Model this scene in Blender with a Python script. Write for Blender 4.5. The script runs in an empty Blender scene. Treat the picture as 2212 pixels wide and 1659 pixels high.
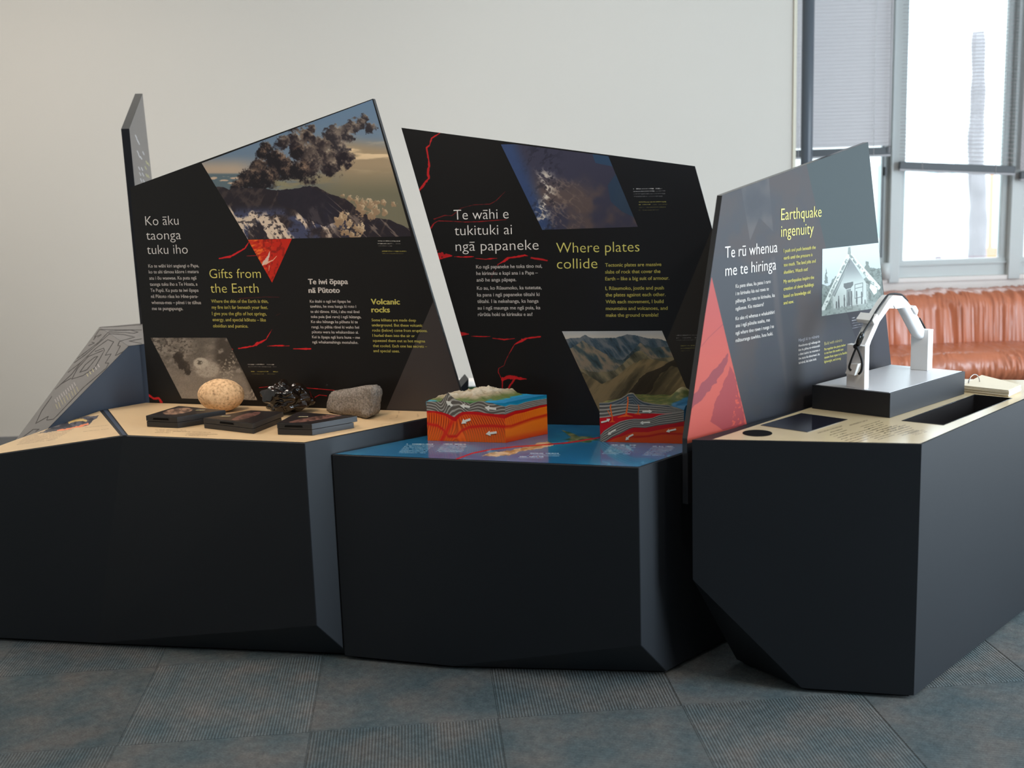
import bpy, bmesh, math, random
import numpy as np
from mathutils import Vector, Matrix

random.seed(7)
SC = bpy.context.scene
COL = SC.collection

# ------------------------------------------------------------------ camera
CF, PITCH, ROLL, CH = 2500.0, math.radians(10.3), math.radians(1.914), 1.435
FW = np.array([0, math.cos(PITCH), -math.sin(PITCH)])
_u = np.array([0, math.sin(PITCH), math.cos(PITCH)]); _r = np.array([1.0, 0, 0])
RT = math.cos(ROLL) * _r - math.sin(ROLL) * _u
UP = math.sin(ROLL) * _r + math.cos(ROLL) * _u
CAM = np.array([0, 0, CH])
cd = bpy.data.cameras.new('camera')
cam = bpy.data.objects.new('camera', cd); COL.objects.link(cam)
cam.matrix_world = Matrix(((RT[0], UP[0], -FW[0], 0), (RT[1], UP[1], -FW[1], 0), (RT[2], UP[2], -FW[2], CH), (0, 0, 0, 1)))
cd.sensor_width = 36; cd.lens = CF / 2212 * 36; cd.clip_end = 200
cd.dof.use_dof = True; cd.dof.focus_distance = 3.75; cd.dof.aperture_fstop = 2.6
SC.camera = cam

# ------------------------------------------------------------------ world, lights, exposure
w = bpy.data.worlds.new('sky'); SC.world = w; w.use_nodes = True
nt = w.node_tree; nt.nodes.clear()
wo = nt.nodes.new('ShaderNodeOutputWorld'); bg = nt.nodes.new('ShaderNodeBackground')
bg.inputs[0].default_value = (0.83, 0.92, 1.0, 1); bg.inputs[1].default_value = 4.1
nt.links.new(bg.outputs[0], wo.inputs[0])
SC.view_settings.view_transform = 'Standard'; SC.view_settings.look = 'None'
SC.view_settings.exposure = 0.0; SC.view_settings.gamma = 1.0; SC.view_settings.use_curve_mapping = False
SC.cycles.use_denoising = True
SC.cycles.max_bounces = 8; SC.cycles.sample_clamp_indirect = 6.0

def area(name, loc, rot, sx, sy, power, color, spread=180):
    l = bpy.data.lights.new(name, 'AREA'); l.shape = 'RECTANGLE'; l.size = sx; l.size_y = sy
    l.energy = power; l.color = color; l.spread = math.radians(spread)
    o = bpy.data.objects.new(name, l); COL.objects.link(o); o.location = loc; o.rotation_euler = rot
    return o
# daylight entering by the windows of the right wall (real openings, see below)
for _p in (area('window_daylight', (4.42, 3.35, 1.43), (0, math.radians(90), 0), 2.6, 5.1, 1, (1, 1, 1)),
           area('far_window_daylight', (3.05, 6.99, 1.7), (math.radians(-90), 0, 0), 2.9, 2.0, 1, (1, 1, 1))): _p.data.cycles.is_portal = True
# daylight entering by the windows of the far wall
# extra cool area light added inside the nearest window bay, lifting the plinth sides
area('added_bay_light', (4.40, 1.6, 1.4), (0, math.radians(90), 0), 2.4, 1.45, 235, (0.70, 0.86, 1.0))
# ceiling panels behind and above the visitor
area('ceiling_panel_light', (-1.6, 0.6, 3.14), (0, 0, 0), 1.2, 1.2, 3, (1.0, 0.93, 0.85))
area('ceiling_panel_light', (1.6, 0.6, 3.14), (0, 0, 0), 1.2, 1.2, 3, (1.0, 0.95, 0.9))
area('ceiling_panel_light', (-2.6, 4.2, 3.14), (0, 0, 0), 1.2, 1.2, 60, (1.0, 0.90, 0.80))
area('ceiling_panel_light', (0.2, 4.4, 3.14), (0, 0, 0), 1.2, 1.2, 26, (1.0, 0.96, 0.92))
def spot(loc, aim, power, color, deg, soft=.06):
    l = bpy.data.lights.new('warm_and_fill_spot', 'SPOT'); l.energy = power; l.color = color; l.spot_size = math.radians(deg); l.spot_blend = 1.0; l.shadow_soft_size = soft
    o = bpy.data.objects.new('warm_and_fill_spot', l); COL.objects.link(o); o.location = loc; o.rotation_euler = (Vector(aim) - Vector(loc)).to_track_quat('-Z', 'Y').to_euler()
spot((-0.9, 2.2, 3.0), (-0.78, 3.55, 0.69), 60, (1.0, 0.62, 0.32), 34, .05)
spot((-1.0, 1.3, 3.1), (-0.85, 3.8, 1.25), 130, (1.0, 0.90, 0.80), 52)  # unseen fill spot added to brighten the volcano panel's lettering
spot((0.3, 1.3, 3.1), (0.2, 3.65, 1.25), 100, (1.0, 0.90, 0.80), 48)  # unseen fill spot added to brighten the plates panel
spot((1.9, 1.6, 3.1), (1.15, 3.4, 0.85), 85, (1.0, 0.90, 0.78), 48)  # unseen fill spot added over the right plinth and arch model

# ------------------------------------------------------------------ projection helpers (set out the plan from measured corners)
def ray(x, y): return FW * CF + RT * (x - 1106.0) - UP * (y - 829.5)
def pz(x, y, z):
    d = ray(x, y); return CAM + d * (z - CH) / d[2]
def pp(x, y, P0, n):
    d = ray(x, y); return CAM + d * (np.dot(np.asarray(P0) - CAM, n) / np.dot(d, n))
def proj(P):
    v = np.asarray(P, float) - CAM; wz = v @ FW
    return 1106.0 + CF * (v @ RT) / wz, 829.5 - CF * (v @ UP) / wz
def unit(v): v = np.asarray(v, float); return v / np.linalg.norm(v)
Z = np.array([0, 0, 1.0])

class Plane:
    """flat surface with axes e1 (reading direction), e2 (up) and outward normal n"""
    def __init__(s, O, e1, e2):
        s.O = np.asarray(O, float); s.e1 = unit(e1); s.e2 = unit(np.asarray(e2) - np.dot(e2, s.e1) * s.e1); s.n = np.cross(s.e1, s.e2)
    def px(s, x, y, off=0.0): return pp(x, y, s.O + s.n * off, s.n)
    def st(s, P): v = np.asarray(P) - s.O; return v @ s.e1, v @ s.e2
    def at(s, a, b, off=0.0): return s.O + s.e1 * a + s.e2 * b + s.n * off
def vplane(a, b, z):
    A = pz(*a, z); B = pz(*b, z); return Plane(A, B - A, Z)

# ------------------------------------------------------------------ object helpers
def setp(o, label=None, cat=None, group=None, kind=None):
    if label: o['label'] = label
    if cat: o['category'] = cat
    if group: o['group'] = group
    if kind: o['kind'] = kind
    return o
def empty(name, loc, label, cat, group=None):
    o = bpy.data.objects.new(name, None); COL.objects.link(o); o.location = loc; o.empty_display_size = 0.05
    o.matrix_world = Matrix.Translation(Vector(loc))
    return setp(o, label, cat, group)
def link(name, me, m, parent=None):
    o = bpy.data.objects.new(name, me); COL.objects.link(o)
    if m is not None:
        for mm in (m if isinstance(m, (list, tuple)) else [m]): me.materials.append(mm)
    if parent is not None:
        o.parent = parent; o.matrix_parent_inverse = parent.matrix_world.inverted()
    return o
def from_bm(name, bm, m, parent=None, smooth=False):
    me = bpy.data.meshes.new(name); bmesh.ops.recalc_face_normals(bm, faces=bm.faces); bm.to_mesh(me); bm.free()
    if smooth:
        for p in me.polygons: p.use_smooth = True
    return link(name, me, m, parent)
def geo(name, vs, fs, m, parent=None, bevel=0.0, smooth=False, seg=2):
    bm = bmesh.new(); bv = [bm.verts.new(tuple(v)) for v in vs]
    for f in fs:
        try: bm.faces.new([bv[i] for i in f])
        except ValueError: pass
    bmesh.ops.recalc_face_normals(bm, faces=bm.faces)
    if bevel: bmesh.ops.bevel(bm, geom=list(bm.edges), offset=bevel, segments=seg, affect='EDGES', profile=0.6, clamp_overlap=True)
    return from_bm(name, bm, m, parent, smooth)
def prism(name, base, top, m, parent=None, bevel=0.0, seg=2):
    n = len(base); vs = [tuple(p) for p in base] + [tuple(p) for p in top]
    fs = [list(range(n))[::-1], list(range(n, 2 * n))] + [[i, (i + 1) % n, n + (i + 1) % n, n + i] for i in range(n)]
    return geo(name, vs, fs, m, parent, bevel, seg=seg)
def zprism(name, poly, z0, z1, m, parent=None, bevel=0.0):
    return prism(name, [(p[0], p[1], z0) for p in poly], [(p[0], p[1], z1) for p in poly], m, parent, bevel)
def box(name, c, s, m, parent=None, bevel=0.0, rz=0.0, seg=2):
    ca, sa = math.cos(rz), math.sin(rz)
    q = [(c[0] + ca * a * s[0] / 2 - sa * b * s[1] / 2, c[1] + sa * a * s[0] / 2 + ca * b * s[1] / 2) for a, b in ((-1, -1), (1, -1), (1, 1), (-1, 1))]
    return prism(name, [(x, y, c[2] - s[2] / 2) for x, y in q], [(x, y, c[2] + s[2] / 2) for x, y in q], m, parent, bevel, seg)
def tube(name, pts, r, m, parent=None, seg=10, closed=False, taper=None):
    pts = [Vector(tuple(p)) for p in pts]; n = len(pts); bm = bmesh.new(); rings = []
    prev = None
    for i, p in enumerate(pts):
        a = pts[max(i - 1, 0)]; b = pts[min(i + 1, n - 1)]
        if closed: a = pts[(i - 1) % n]; b = pts[(i + 1) % n]
        t = (b - a).normalized()
        u = prev if prev is not None else (Vector((0, 0, 1)) if abs(t.z) < .9 else Vector((1, 0, 0)))
        u = (u - t * u.dot(t)).normalized(); prev = u; v = t.cross(u)
        rr = r if taper is None else r * taper[i]
        rings.append([bm.verts.new(p + (u * math.cos(2 * math.pi * k / seg) + v * math.sin(2 * math.pi * k / seg)) * rr) for k in range(seg)])
    for i in range(n if closed else n - 1):
        A, B = rings[i], rings[(i + 1) % n]
        for k in range(seg): bm.faces.new([A[k], A[(k + 1) % seg], B[(k + 1) % seg], B[k]])
    if not closed: bm.faces.new(rings[0][::-1]); bm.faces.new(rings[-1])
    return from_bm(name, bm, m, parent, True)
def smoothpts(pts, k=6):
    P = [Vector(tuple(p)) for p in pts]; out = []
    for i in range(len(P) - 1):
        a = P[max(i - 1, 0)]; b = P[i]; c = P[i + 1]; d = P[min(i + 2, len(P) - 1)]
        for j in range(k):
            t = j / k
            out.append(0.5 * ((2 * b) + (c - a) * t + (2 * a - 5 * b + 4 * c - d) * t * t + (3 * b - a - 3 * c + d) * t ** 3))
    return out + [P[-1]]

# ------------------------------------------------------------------ materials
def srgb(r, g, b):
    f = lambda c: (c / 255 / 12.92) if c / 255 <= .04045 else ((c / 255 + .055) / 1.055) ** 2.4
    return (f(r), f(g), f(b))
def mat(name, rgb, rough=0.5, spec=0.5, var=0.08, scale=30, bump=0.0, bscale=200, coat=0.0, metal=0.0):
    m = bpy.data.materials.new(name); m.use_nodes = True; nt = m.node_tree; b = nt.nodes['Principled BSDF']
    b.inputs['Roughness'].default_value = rough; b.inputs['Specular IOR Level'].default_value = spec
    b.inputs['Coat Weight'].default_value = coat; b.inputs['Coat Roughness'].default_value = .1; b.inputs['Metallic'].default_value = metal
    tc = nt.nodes.new('ShaderNodeTexCoord'); n = nt.nodes.new('ShaderNodeTexNoise'); n.inputs['Scale'].default_value = scale; n.inputs['Detail'].default_value = 4
    nt.links.new(tc.outputs['Object'], n.inputs['Vector'])
    mx = nt.nodes.new('ShaderNodeMix'); mx.data_type = 'RGBA'
    mx.inputs[6].default_value = (*[c * (1 - var) for c in rgb], 1); mx.inputs[7].default_value = (*[min(1, c * (1 + var)) for c in rgb], 1)
    nt.links.new(n.outputs['Fac'], mx.inputs[0]); nt.links.new(mx.outputs[2], b.inputs['Base Color'])
    if bump:
        n2 = nt.nodes.new('ShaderNodeTexNoise'); n2.inputs['Scale'].default_value = bscale; n2.inputs['Detail'].default_value = 3
        bp = nt.nodes.new('ShaderNodeBump'); bp.inputs['Strength'].default_value = bump; bp.inputs['Distance'].default_value = .002
        nt.links.new(tc.outputs['Object'], n2.inputs['Vector']); nt.links.new(n2.outputs['Fac'], bp.inputs['Height']); nt.links.new(bp.outputs['Normal'], b.inputs['Normal'])
    return m
M = {}
M['laminate'] = mat('black_laminate', (0.0088, 0.0108, 0.0140), .5, .4, .12, 3, .05, 900)
M['edge'] = mat('black_edge', (0.016, 0.014, 0.014), .3, .5, .1, 10)
M['recess'] = mat('dark_recess', (0.004, 0.004, 0.004), .8, .1)
M['board'] = mat('panel_board', (0.018, 0.018, 0.02), .15, .5, .1, 20)
M['wall'] = mat('painted_wall', (0.62, 0.585, 0.53), .85, .2, .02, 1.2, .12, 60)
M['wall_white'] = mat('white_paint', (0.88, 0.83, 0.78), .7, .3, .02, 2)
M['ceiling'] = mat('ceiling_paint', (0.75, 0.75, 0.73), .9, .1, .02, 2)
M['frame'] = mat('window_frame', (0.56, 0.585, 0.57), .45, .4, .03, 8)
M['cream'] = mat('cream_profile', (0.66, 0.62, 0.50), .5, .4, .03)
M['skirt'] = mat('skirting_grey', (0.22, 0.22, 0.22), .5, .4, .05)
M['slat'] = mat('blind_slat', (0.54, 0.50, 0.50), .45, .4, .03, 6)
_n = M['slat'].node_tree; _t = _n.nodes.new('ShaderNodeBsdfTranslucent'); _t.inputs[0].default_value = (.62, .60, .62, 1); _m = _n.nodes.new('ShaderNodeMixShader'); _m.inputs[0].default_value = .3
_n.links.new(_n.nodes['Principled BSDF'].outputs[0], _m.inputs[1]); _n.links.new(_t.outputs[0], _m.inputs[2]); _n.links.new(_m.outputs[0], _n.nodes['Material Output'].inputs[0])
M['rail'] = mat('blind_rail', (0.055, 0.06, 0.065), .4, .4, .05)
M['railgrey'] = mat('blind_rail_grey', (0.42, 0.41, 0.42), .5, .4, .05)
M['cordw'] = mat('blind_cord', (0.6, 0.6, 0.6), .7, .2)
M['pipe'] = mat('pipe_grey', (0.085, 0.10, 0.12), .35, .5, .05, 5)
M['white'] = mat('white_acrylic', (0.82, 0.81, 0.80), .45, .4, .02, 8)
M['whitegloss'] = mat('white_gloss_sheet', (0.52, 0.51, 0.52), .3, .5, .02, 8)
M['rope'] = mat('black_cord', (0.012, 0.012, 0.013), .6, .3, .2, 200, .5, 900)
M['plastic'] = mat('black_plastic', (0.015, 0.017, 0.018), .25, .5, .1)
M['paper'] = mat('paper_cream', (0.72, 0.64, 0.50), .7, .2, .03)
M['steel'] = mat('steel_ring', (0.35, 0.33, 0.32), .25, .5, .05, 5, metal=1)
M['slate'] = mat('label_slab', (0.014, 0.014, 0.0155), .4, .5, .15, 40)
M['arrow'] = mat('arrow_cream', (0.72, 0.68, 0.60), .5, .3, .03)
M['bluegrey'] = mat('blue_grey_laminate', (0.030, 0.045, 0.075), .5, .5, .1, 4, .05, 900)
M['screen'] = mat('dark_glass_screen', (0.012, 0.012, 0.02), .06, .6, .02, 5, coat=.5)
M['green'] = mat('green_box', (0.02, 0.075, 0.025), .5, .4)
M['white_text'] = mat('text_white', srgb(226, 220, 214), .5, .3, .01)
M['yellow_text'] = mat('text_yellow', srgb(216, 206, 112), .5, .3, .01)
M['grey_text'] = mat('text_grey', srgb(165, 165, 172), .5, .3, .01)
M['dimyellow_text'] = mat('text_dim_yellow', srgb(165, 155, 95), .5, .3, .01)

def tex_mat(name, img, rough=.4, spec=.5, bump=0.0, coat=0.0):
    m = bpy.data.materials.new(name); m.use_nodes = True; nt = m.node_tree; b = nt.nodes['Principled BSDF']
    b.inputs['Roughness'].default_value = rough; b.inputs['Specular IOR Level'].default_value = spec; b.inputs['Coat Weight'].default_value = coat
    t = nt.nodes.new('ShaderNodeTexImage'); t.image = img; t.extension = 'EXTEND'
    nt.links.new(t.outputs['Color'], b.inputs['Base Color'])
    if bump:
        bp = nt.nodes.new('ShaderNodeBump'); bp.inputs['Strength'].default_value = bump; bp.inputs['Distance'].default_value = .002
        nt.links.new(t.outputs['Color'], bp.inputs['Height']); nt.links.new(bp.outputs['Normal'], b.inputs['Normal'])
    return m

# ------------------------------------------------------------------ numpy painting of the flat prints
def vnoise(x, y, seed=0):
    xi = np.floor(x).astype(np.int64); yi = np.floor(y).astype(np.int64); fx = x - xi; fy = y - yi
    fx = fx * fx * (3 - 2 * fx); fy = fy * fy * (3 - 2 * fy)
    def h(a, b):
        n = (a * 374761393 + b * 668265263 + seed * 974711) & 0xffffffff
        n = ((n ^ (n >> 13)) * 1274126177) & 0xffffffff
        return ((n ^ (n >> 16)) & 0xffff) / 65535.0
    return (h(xi, yi) * (1 - fx) + h(xi + 1, yi) * fx) * (1 - fy) + (h(xi, yi + 1) * (1 - fx) + h(xi + 1, yi + 1) * fx) * fy
def fbm(x, y, sx, sy=None, oc=4, seed=0):
    sy = sy or sx; o = 0; a = .5; t = 0; f = 1.0
    for k in range(oc):
        o = o + a * vnoise(x * f / sx + 17.3 * k, y * f / sy + 9.1 * k, seed + k); t += a; a *= .5; f *= 2.03
    return o / t
def ridge(x, y, sx, sy=None, oc=4, seed=0):
    sy = sy or sx; o = 0; a = .5; t = 0; f = 1.0
    for k in range(oc):
        o = o + a * (1 - np.abs(2 * vnoise(x * f / sx + 5.3 * k, y * f / sy + 3.1 * k, seed + k) - 1)); t += a; a *= .5; f *= 2.1
    return o / t
def sst(a, b, x): t = np.clip((x - a) / (b - a), 0, 1); return t * t * (3 - 2 * t)
def c3(r, g, b): return np.array([r, g, b]) / 255.0
def mixc(I, col, m):
    m = np.clip(m, 0, 1)[..., None]; return I * (1 - m) + np.asarray(col) * m
def poly_in(X, Y, pts):
    ins = np.zeros(X.shape, bool); n = len(pts)
    for i in range(n):
        x0, y0 = pts[i]; x1, y1 = pts[(i + 1) % n]
        if y0 == y1: continue
        c = ((y0 > Y) != (y1 > Y)) & (X < (x1 - x0) * (Y - y0) / (y1 - y0) + x0); ins ^= c
    return ins.astype(float)
def line_m(X, Y, pts, wd, soft=.7, jit=0.0, seed=3):
    out = np.zeros(X.shape)
    ws = wd if isinstance(wd, (list, tuple)) else [wd] * len(pts)
    for i in range(len(pts) - 1):
        (x0, y0), (x1, y1) = pts[i], pts[i + 1]; wm = max(ws[i], ws[i + 1]) + 4
        idx = np.where((X > min(x0, x1) - wm) & (X < max(x0, x1) + wm) & (Y > min(y0, y1) - wm) & (Y < max(y0, y1) + wm))
        if not len(idx[0]): continue
        x = X[idx]; y = Y[idx]; dx, dy = x1 - x0, y1 - y0; L = dx * dx + dy * dy + 1e-9
        t = np.clip(((x - x0) * dx + (y - y0) * dy) / L, 0, 1)
        d = np.hypot(x - x0 - t * dx, y - y0 - t * dy); ww = (ws[i] * (1 - t) + ws[i + 1] * t) / 2
        if jit: ww = ww * (1 + jit * (2 * fbm(x, y, 5, oc=3, seed=seed) - 1))
        out[idx] = np.maximum(out[idx], np.clip((ww - d) / soft + .5, 0, 1))
    return out
def blobs(I, X, Y, lst, dark, light, lx=.6, ly=-.7, nz=.35, ns=10, seed=0, alpha=1.0):
    N = .6 * fbm(X, Y, ns, oc=4, seed=seed) + .4 * fbm(X, Y, ns / 2.6, oc=3, seed=seed + 77)
    for (cx, cy, r) in lst:
        dx = (X - cx) / r; dy = (Y - cy) / r; d = np.hypot(dx, dy) + nz * (N - .5) * 2
        sh = (np.clip((dx * lx + dy * ly) * .85 + .08 + (N - .5) * 2.0, 0, 1) ** 1.3)[..., None]
        col = np.asarray(dark) * (1 - sh) + np.asarray(light) * sh
        mk = (np.clip((1 - d) * 3.2, 0, 1) * alpha)[..., None]
        I = I * (1 - mk) + col * mk
    return I
def scribble(I, X, Y, x0, y0, x1, y1, h, col, seed=1, slope=0.0, a=.8):
    """one line of caption too small to read"""
    yy = Y - (y0 + (X - x0) * (y1 - y0) / max(x1 - x0, 1e-6))
    m = ((X > x0) & (X < x1) & (np.abs(yy) < h / 2)).astype(float)
    n = vnoise(X / 1.6, Y * 0 + y0, seed) * vnoise(X / 1.0, Y / 1.2, seed + 5)
    wd = (vnoise(X / 7.0, X * 0 + y0, seed + 9) > .16)
    return mixc(I, col, m * wd * np.clip(.35 + n * 1.6, 0, 1) * a)

def print_sheet(name, pl, poly_px, paint, parent, res=1000, off=.0008, rough=.4, spec=.5, bump=0.0, coat=0.0, pts3=None):
    """thin printed sheet: outline measured on its plane, picture generated texel by texel on that plane"""
    P = pts3 if pts3 is not None else [pl.px(*q) for q in poly_px]
    st = np.array([pl.st(p) for p in P]); lo = st.min(0); hi = st.max(0)
    W = max(8, int((hi[0] - lo[0]) * res)); H = max(8, int((hi[1] - lo[1]) * res))
    s = lo[0] + (np.arange(W) + .5) / W * (hi[0] - lo[0]); t = lo[1] + (np.arange(H) + .5) / H * (hi[1] - lo[1])
    S, T = np.meshgrid(s, t)
    Q = pl.O + S[..., None] * pl.e1 + T[..., None] * pl.e2 - CAM
    wz = Q @ FW; X = 1106.0 + CF * (Q @ RT) / wz; Y = 829.5 - CF * (Q @ UP) / wz
    I = np.clip(paint(X, Y), 0, 1)
    img = bpy.data.images.new(name, W, H); buf = np.ones((H, W, 4), np.float32); buf[..., :3] = I
    img.pixels.foreach_set(buf.ravel()); img.update(); img.pack()
    bm = bmesh.new(); vs = [bm.verts.new(tuple(np.asarray(p) + pl.n * off)) for p in P]; f = bm.faces.new(vs)
    uvl = bm.loops.layers.uv.new('UV')
    for lp in f.loops:
        a, b = pl.st(np.array(lp.vert.co)); lp[uvl].uv = ((a - lo[0]) / (hi[0] - lo[0]), (b - lo[1]) / (hi[1] - lo[1]))
    bm.normal_update()
    if f.normal.dot(Vector(tuple(pl.n))) < 0: f.normal_flip()
    bmesh.ops.triangulate(bm, faces=bm.faces[:])
    me = bpy.data.meshes.new(name); bm.to_mesh(me); bm.free()
    return link(name, me, tex_mat(name, img, rough, spec, bump, coat), parent)

# ------------------------------------------------------------------ lettering
def glyphs(s, offs):
    cu = bpy.data.curves.new('t', 'FONT'); cu.body = s; cu.size = 1; cu.resolution_u = 3; cu.offset = offs; cu.fill_mode = 'FRONT'
    o = bpy.data.objects.new('t', cu); COL.objects.link(o)
    dg = bpy.context.evaluated_depsgraph_get(); me = bpy.data.meshes.new_from_object(o.evaluated_get(dg))
    n = len(me.vertices); co = np.empty(n * 3); me.vertices.foreach_get('co', co); co = co.reshape(-1, 3)
    fs = [tuple(p.vertices) for p in me.polygons]
    bpy.data.objects.remove(o); bpy.data.curves.remove(cu); bpy.data.meshes.remove(me)
    return co, fs
CAPH = glyphs('H', 0)[0][:, 1].max(); XH = glyphs('x', 0)[0][:, 1].max()
GW = {c: np.ptp(glyphs(c, 0)[0][:, 0]) for c in 'aeiou'}
MAC = dict(zip('āēīōū', 'aeiou'))
def shape_line(s, offs, bold):
    """glyph outlines with macrons drawn as bars; bold copies the strokes sideways"""
    plain = ''.join(MAC.get(c, c) for c in s); co, fs = glyphs(plain, offs); co = co[:, :2]; fs = list(fs)
    for i, c in enumerate(s):
        if c not in MAC: continue
        x1 = glyphs(plain[:i + 1], 0)[0][:, 0].max(); x0 = x1 - GW[MAC[c]]; cx = (x0 + x1) / 2; hw = max(.16, (x1 - x0) * .42); b = len(co); t = .05 if not bold else .07; y = XH + .11
        if MAC[c] == 'i': hw = .13
        co = np.vstack([co, [[cx - hw, y], [cx + hw, y], [cx + hw, y + t], [cx - hw, y + t]]]); fs.append((b, b + 1, b + 2, b + 3))
    if bold:
        base = co; n = len(co); f0 = list(fs)
        for k, (dx, dy) in enumerate(((bold, 0), (bold / 2, bold * .3), (bold / 2, -bold * .3))): co = np.vstack([co, base + [dx, dy]]); fs += [tuple(v + n * (k + 1) for v in f) for f in f0]
    return co, fs
def text_block(name, pl, lines, cap, m, parent, offs=0.0, off=.0016):
    """lines: (string, x_left, y_baseline, x_right) as measured; letters lie flat on the plane"""
    if name == 'title_text' and len(lines) > 1:
        for l in lines: text_block(name, pl, [l], cap, m, parent, offs, off)
        return
    VS, FS = [], []
    bold = offs if offs > 0 else 0; offs = min(offs, 0)
    for (s, x0, y0, x1) in lines:
        P0 = pl.px(x0, y0); a0, b0 = pl.st(P0)
        yb = y0
        for _ in range(4):
            a1, _b = pl.st(pl.px(x1, yb)); _x, yb = proj(pl.at(a1, b0))
        h = pl.st(pl.px(x0, y0 - cap))[1] - b0
        co, fs = shape_line(s, offs, bold); x = co[:, 0]; k = (a1 - a0) / (x.max() - x.min()); base = len(VS)
        for c in co: VS.append(tuple(pl.at(a0 + (c[0] - x.min()) * k, b0 + c[1] * h / CAPH, off)))
        FS += [tuple(i + base for i in f) for f in fs]
    me = bpy.data.meshes.new(name); me.from_pydata(VS, [], FS); me.update()
    return link(name, me, m, parent)

# ================================================================== ROOM
ZL, ZM, ZR = .690, .640, .709
YW, YB = 6.85, 6.25           # window wall, beige wall
XE = float(pp(1717, 300, (0, YB, 0), np.array([0, 1.0, 0]))[0])

def struct(o, label, cat): return setp(o, label, cat, kind='structure')
fl = box('floor', (0, 1.8, -.03), (9, 10.4, .04), M['recess']); struct(fl, 'grey ribbed carpet tile floor under the exhibit', 'floor')
wb = box('wall_back', ((XE - 4.5) / 2, YB + .34, 1.6), (XE + 4.5, .68, 3.2), M['wall']); struct(wb, 'plain beige painted wall behind the exhibit', 'wall')
struct(box('trim_1', (XE - .004, YB - .003, 1.6), (.016, .012, 3.2), M['cream']), 'thin cream corner strip where the beige wall ends', 'trim')
struct(box('baseboard_back', ((XE - 4.5) / 2, YB - .008, .05), (XE + 4.5, .016, .1), M['skirt']), 'dark grey skirting along the beige wall', 'skirting')
struct(box('wall_left', (-4.55, 1.8, 1.6), (.1, 10.4, 3.2), M['wall']), 'left side wall out of frame', 'wall')
M['darkwall'] = mat('dark_wall', (.10, .10, .11), .8, .2, .03, 2)  # shade of the dim camera side put into the rear wall's colour
struct(box('wall_rear', (0, -3.45, 1.6), (9, .1, 3.2), M['darkwall']), 'wall behind the camera', 'wall')
struct(box('ceiling', (0, 1.8, 3.25), (9, 10.4, .1), M['ceiling']), 'white ceiling above the room', 'ceiling')
# right wall with its windows
bm = bmesh.new()
def addbox(bm, c, s):
    r = bmesh.ops.create_cube(bm, size=1); bmesh.ops.scale(bm, vec=s, verts=r['verts']); bmesh.ops.translate(bm, vec=c, verts=r['verts'])
for c, s in (((4.5, 1.8, .05), (.1, 10.4, .1)), ((4.5, 1.8, 2.98), (.1, 10.4, .44)), ((4.5, -1.3, 1.43), (.1, 4.2, 2.66)), ((4.5, 6.45, 1.43), (.1, 1.1, 2.66))): addbox(bm, c, s)
struct(from_bm('wall_right', bm, M['wall']), 'right side wall with windows out of frame', 'wall')
bm = bmesh.new()
for y in (.83, 2.36, 3.5, 4.7, 5.86): addbox(bm, (4.5, y, 1.43), (.06, .07, 2.66))
for z in (.12, 2.74): addbox(bm, (4.5, 3.35, z), (.06, 5.1, .06))
struct(from_bm('window_4', bm, M['frame']), 'window frame in the right side wall', 'window')

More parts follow.
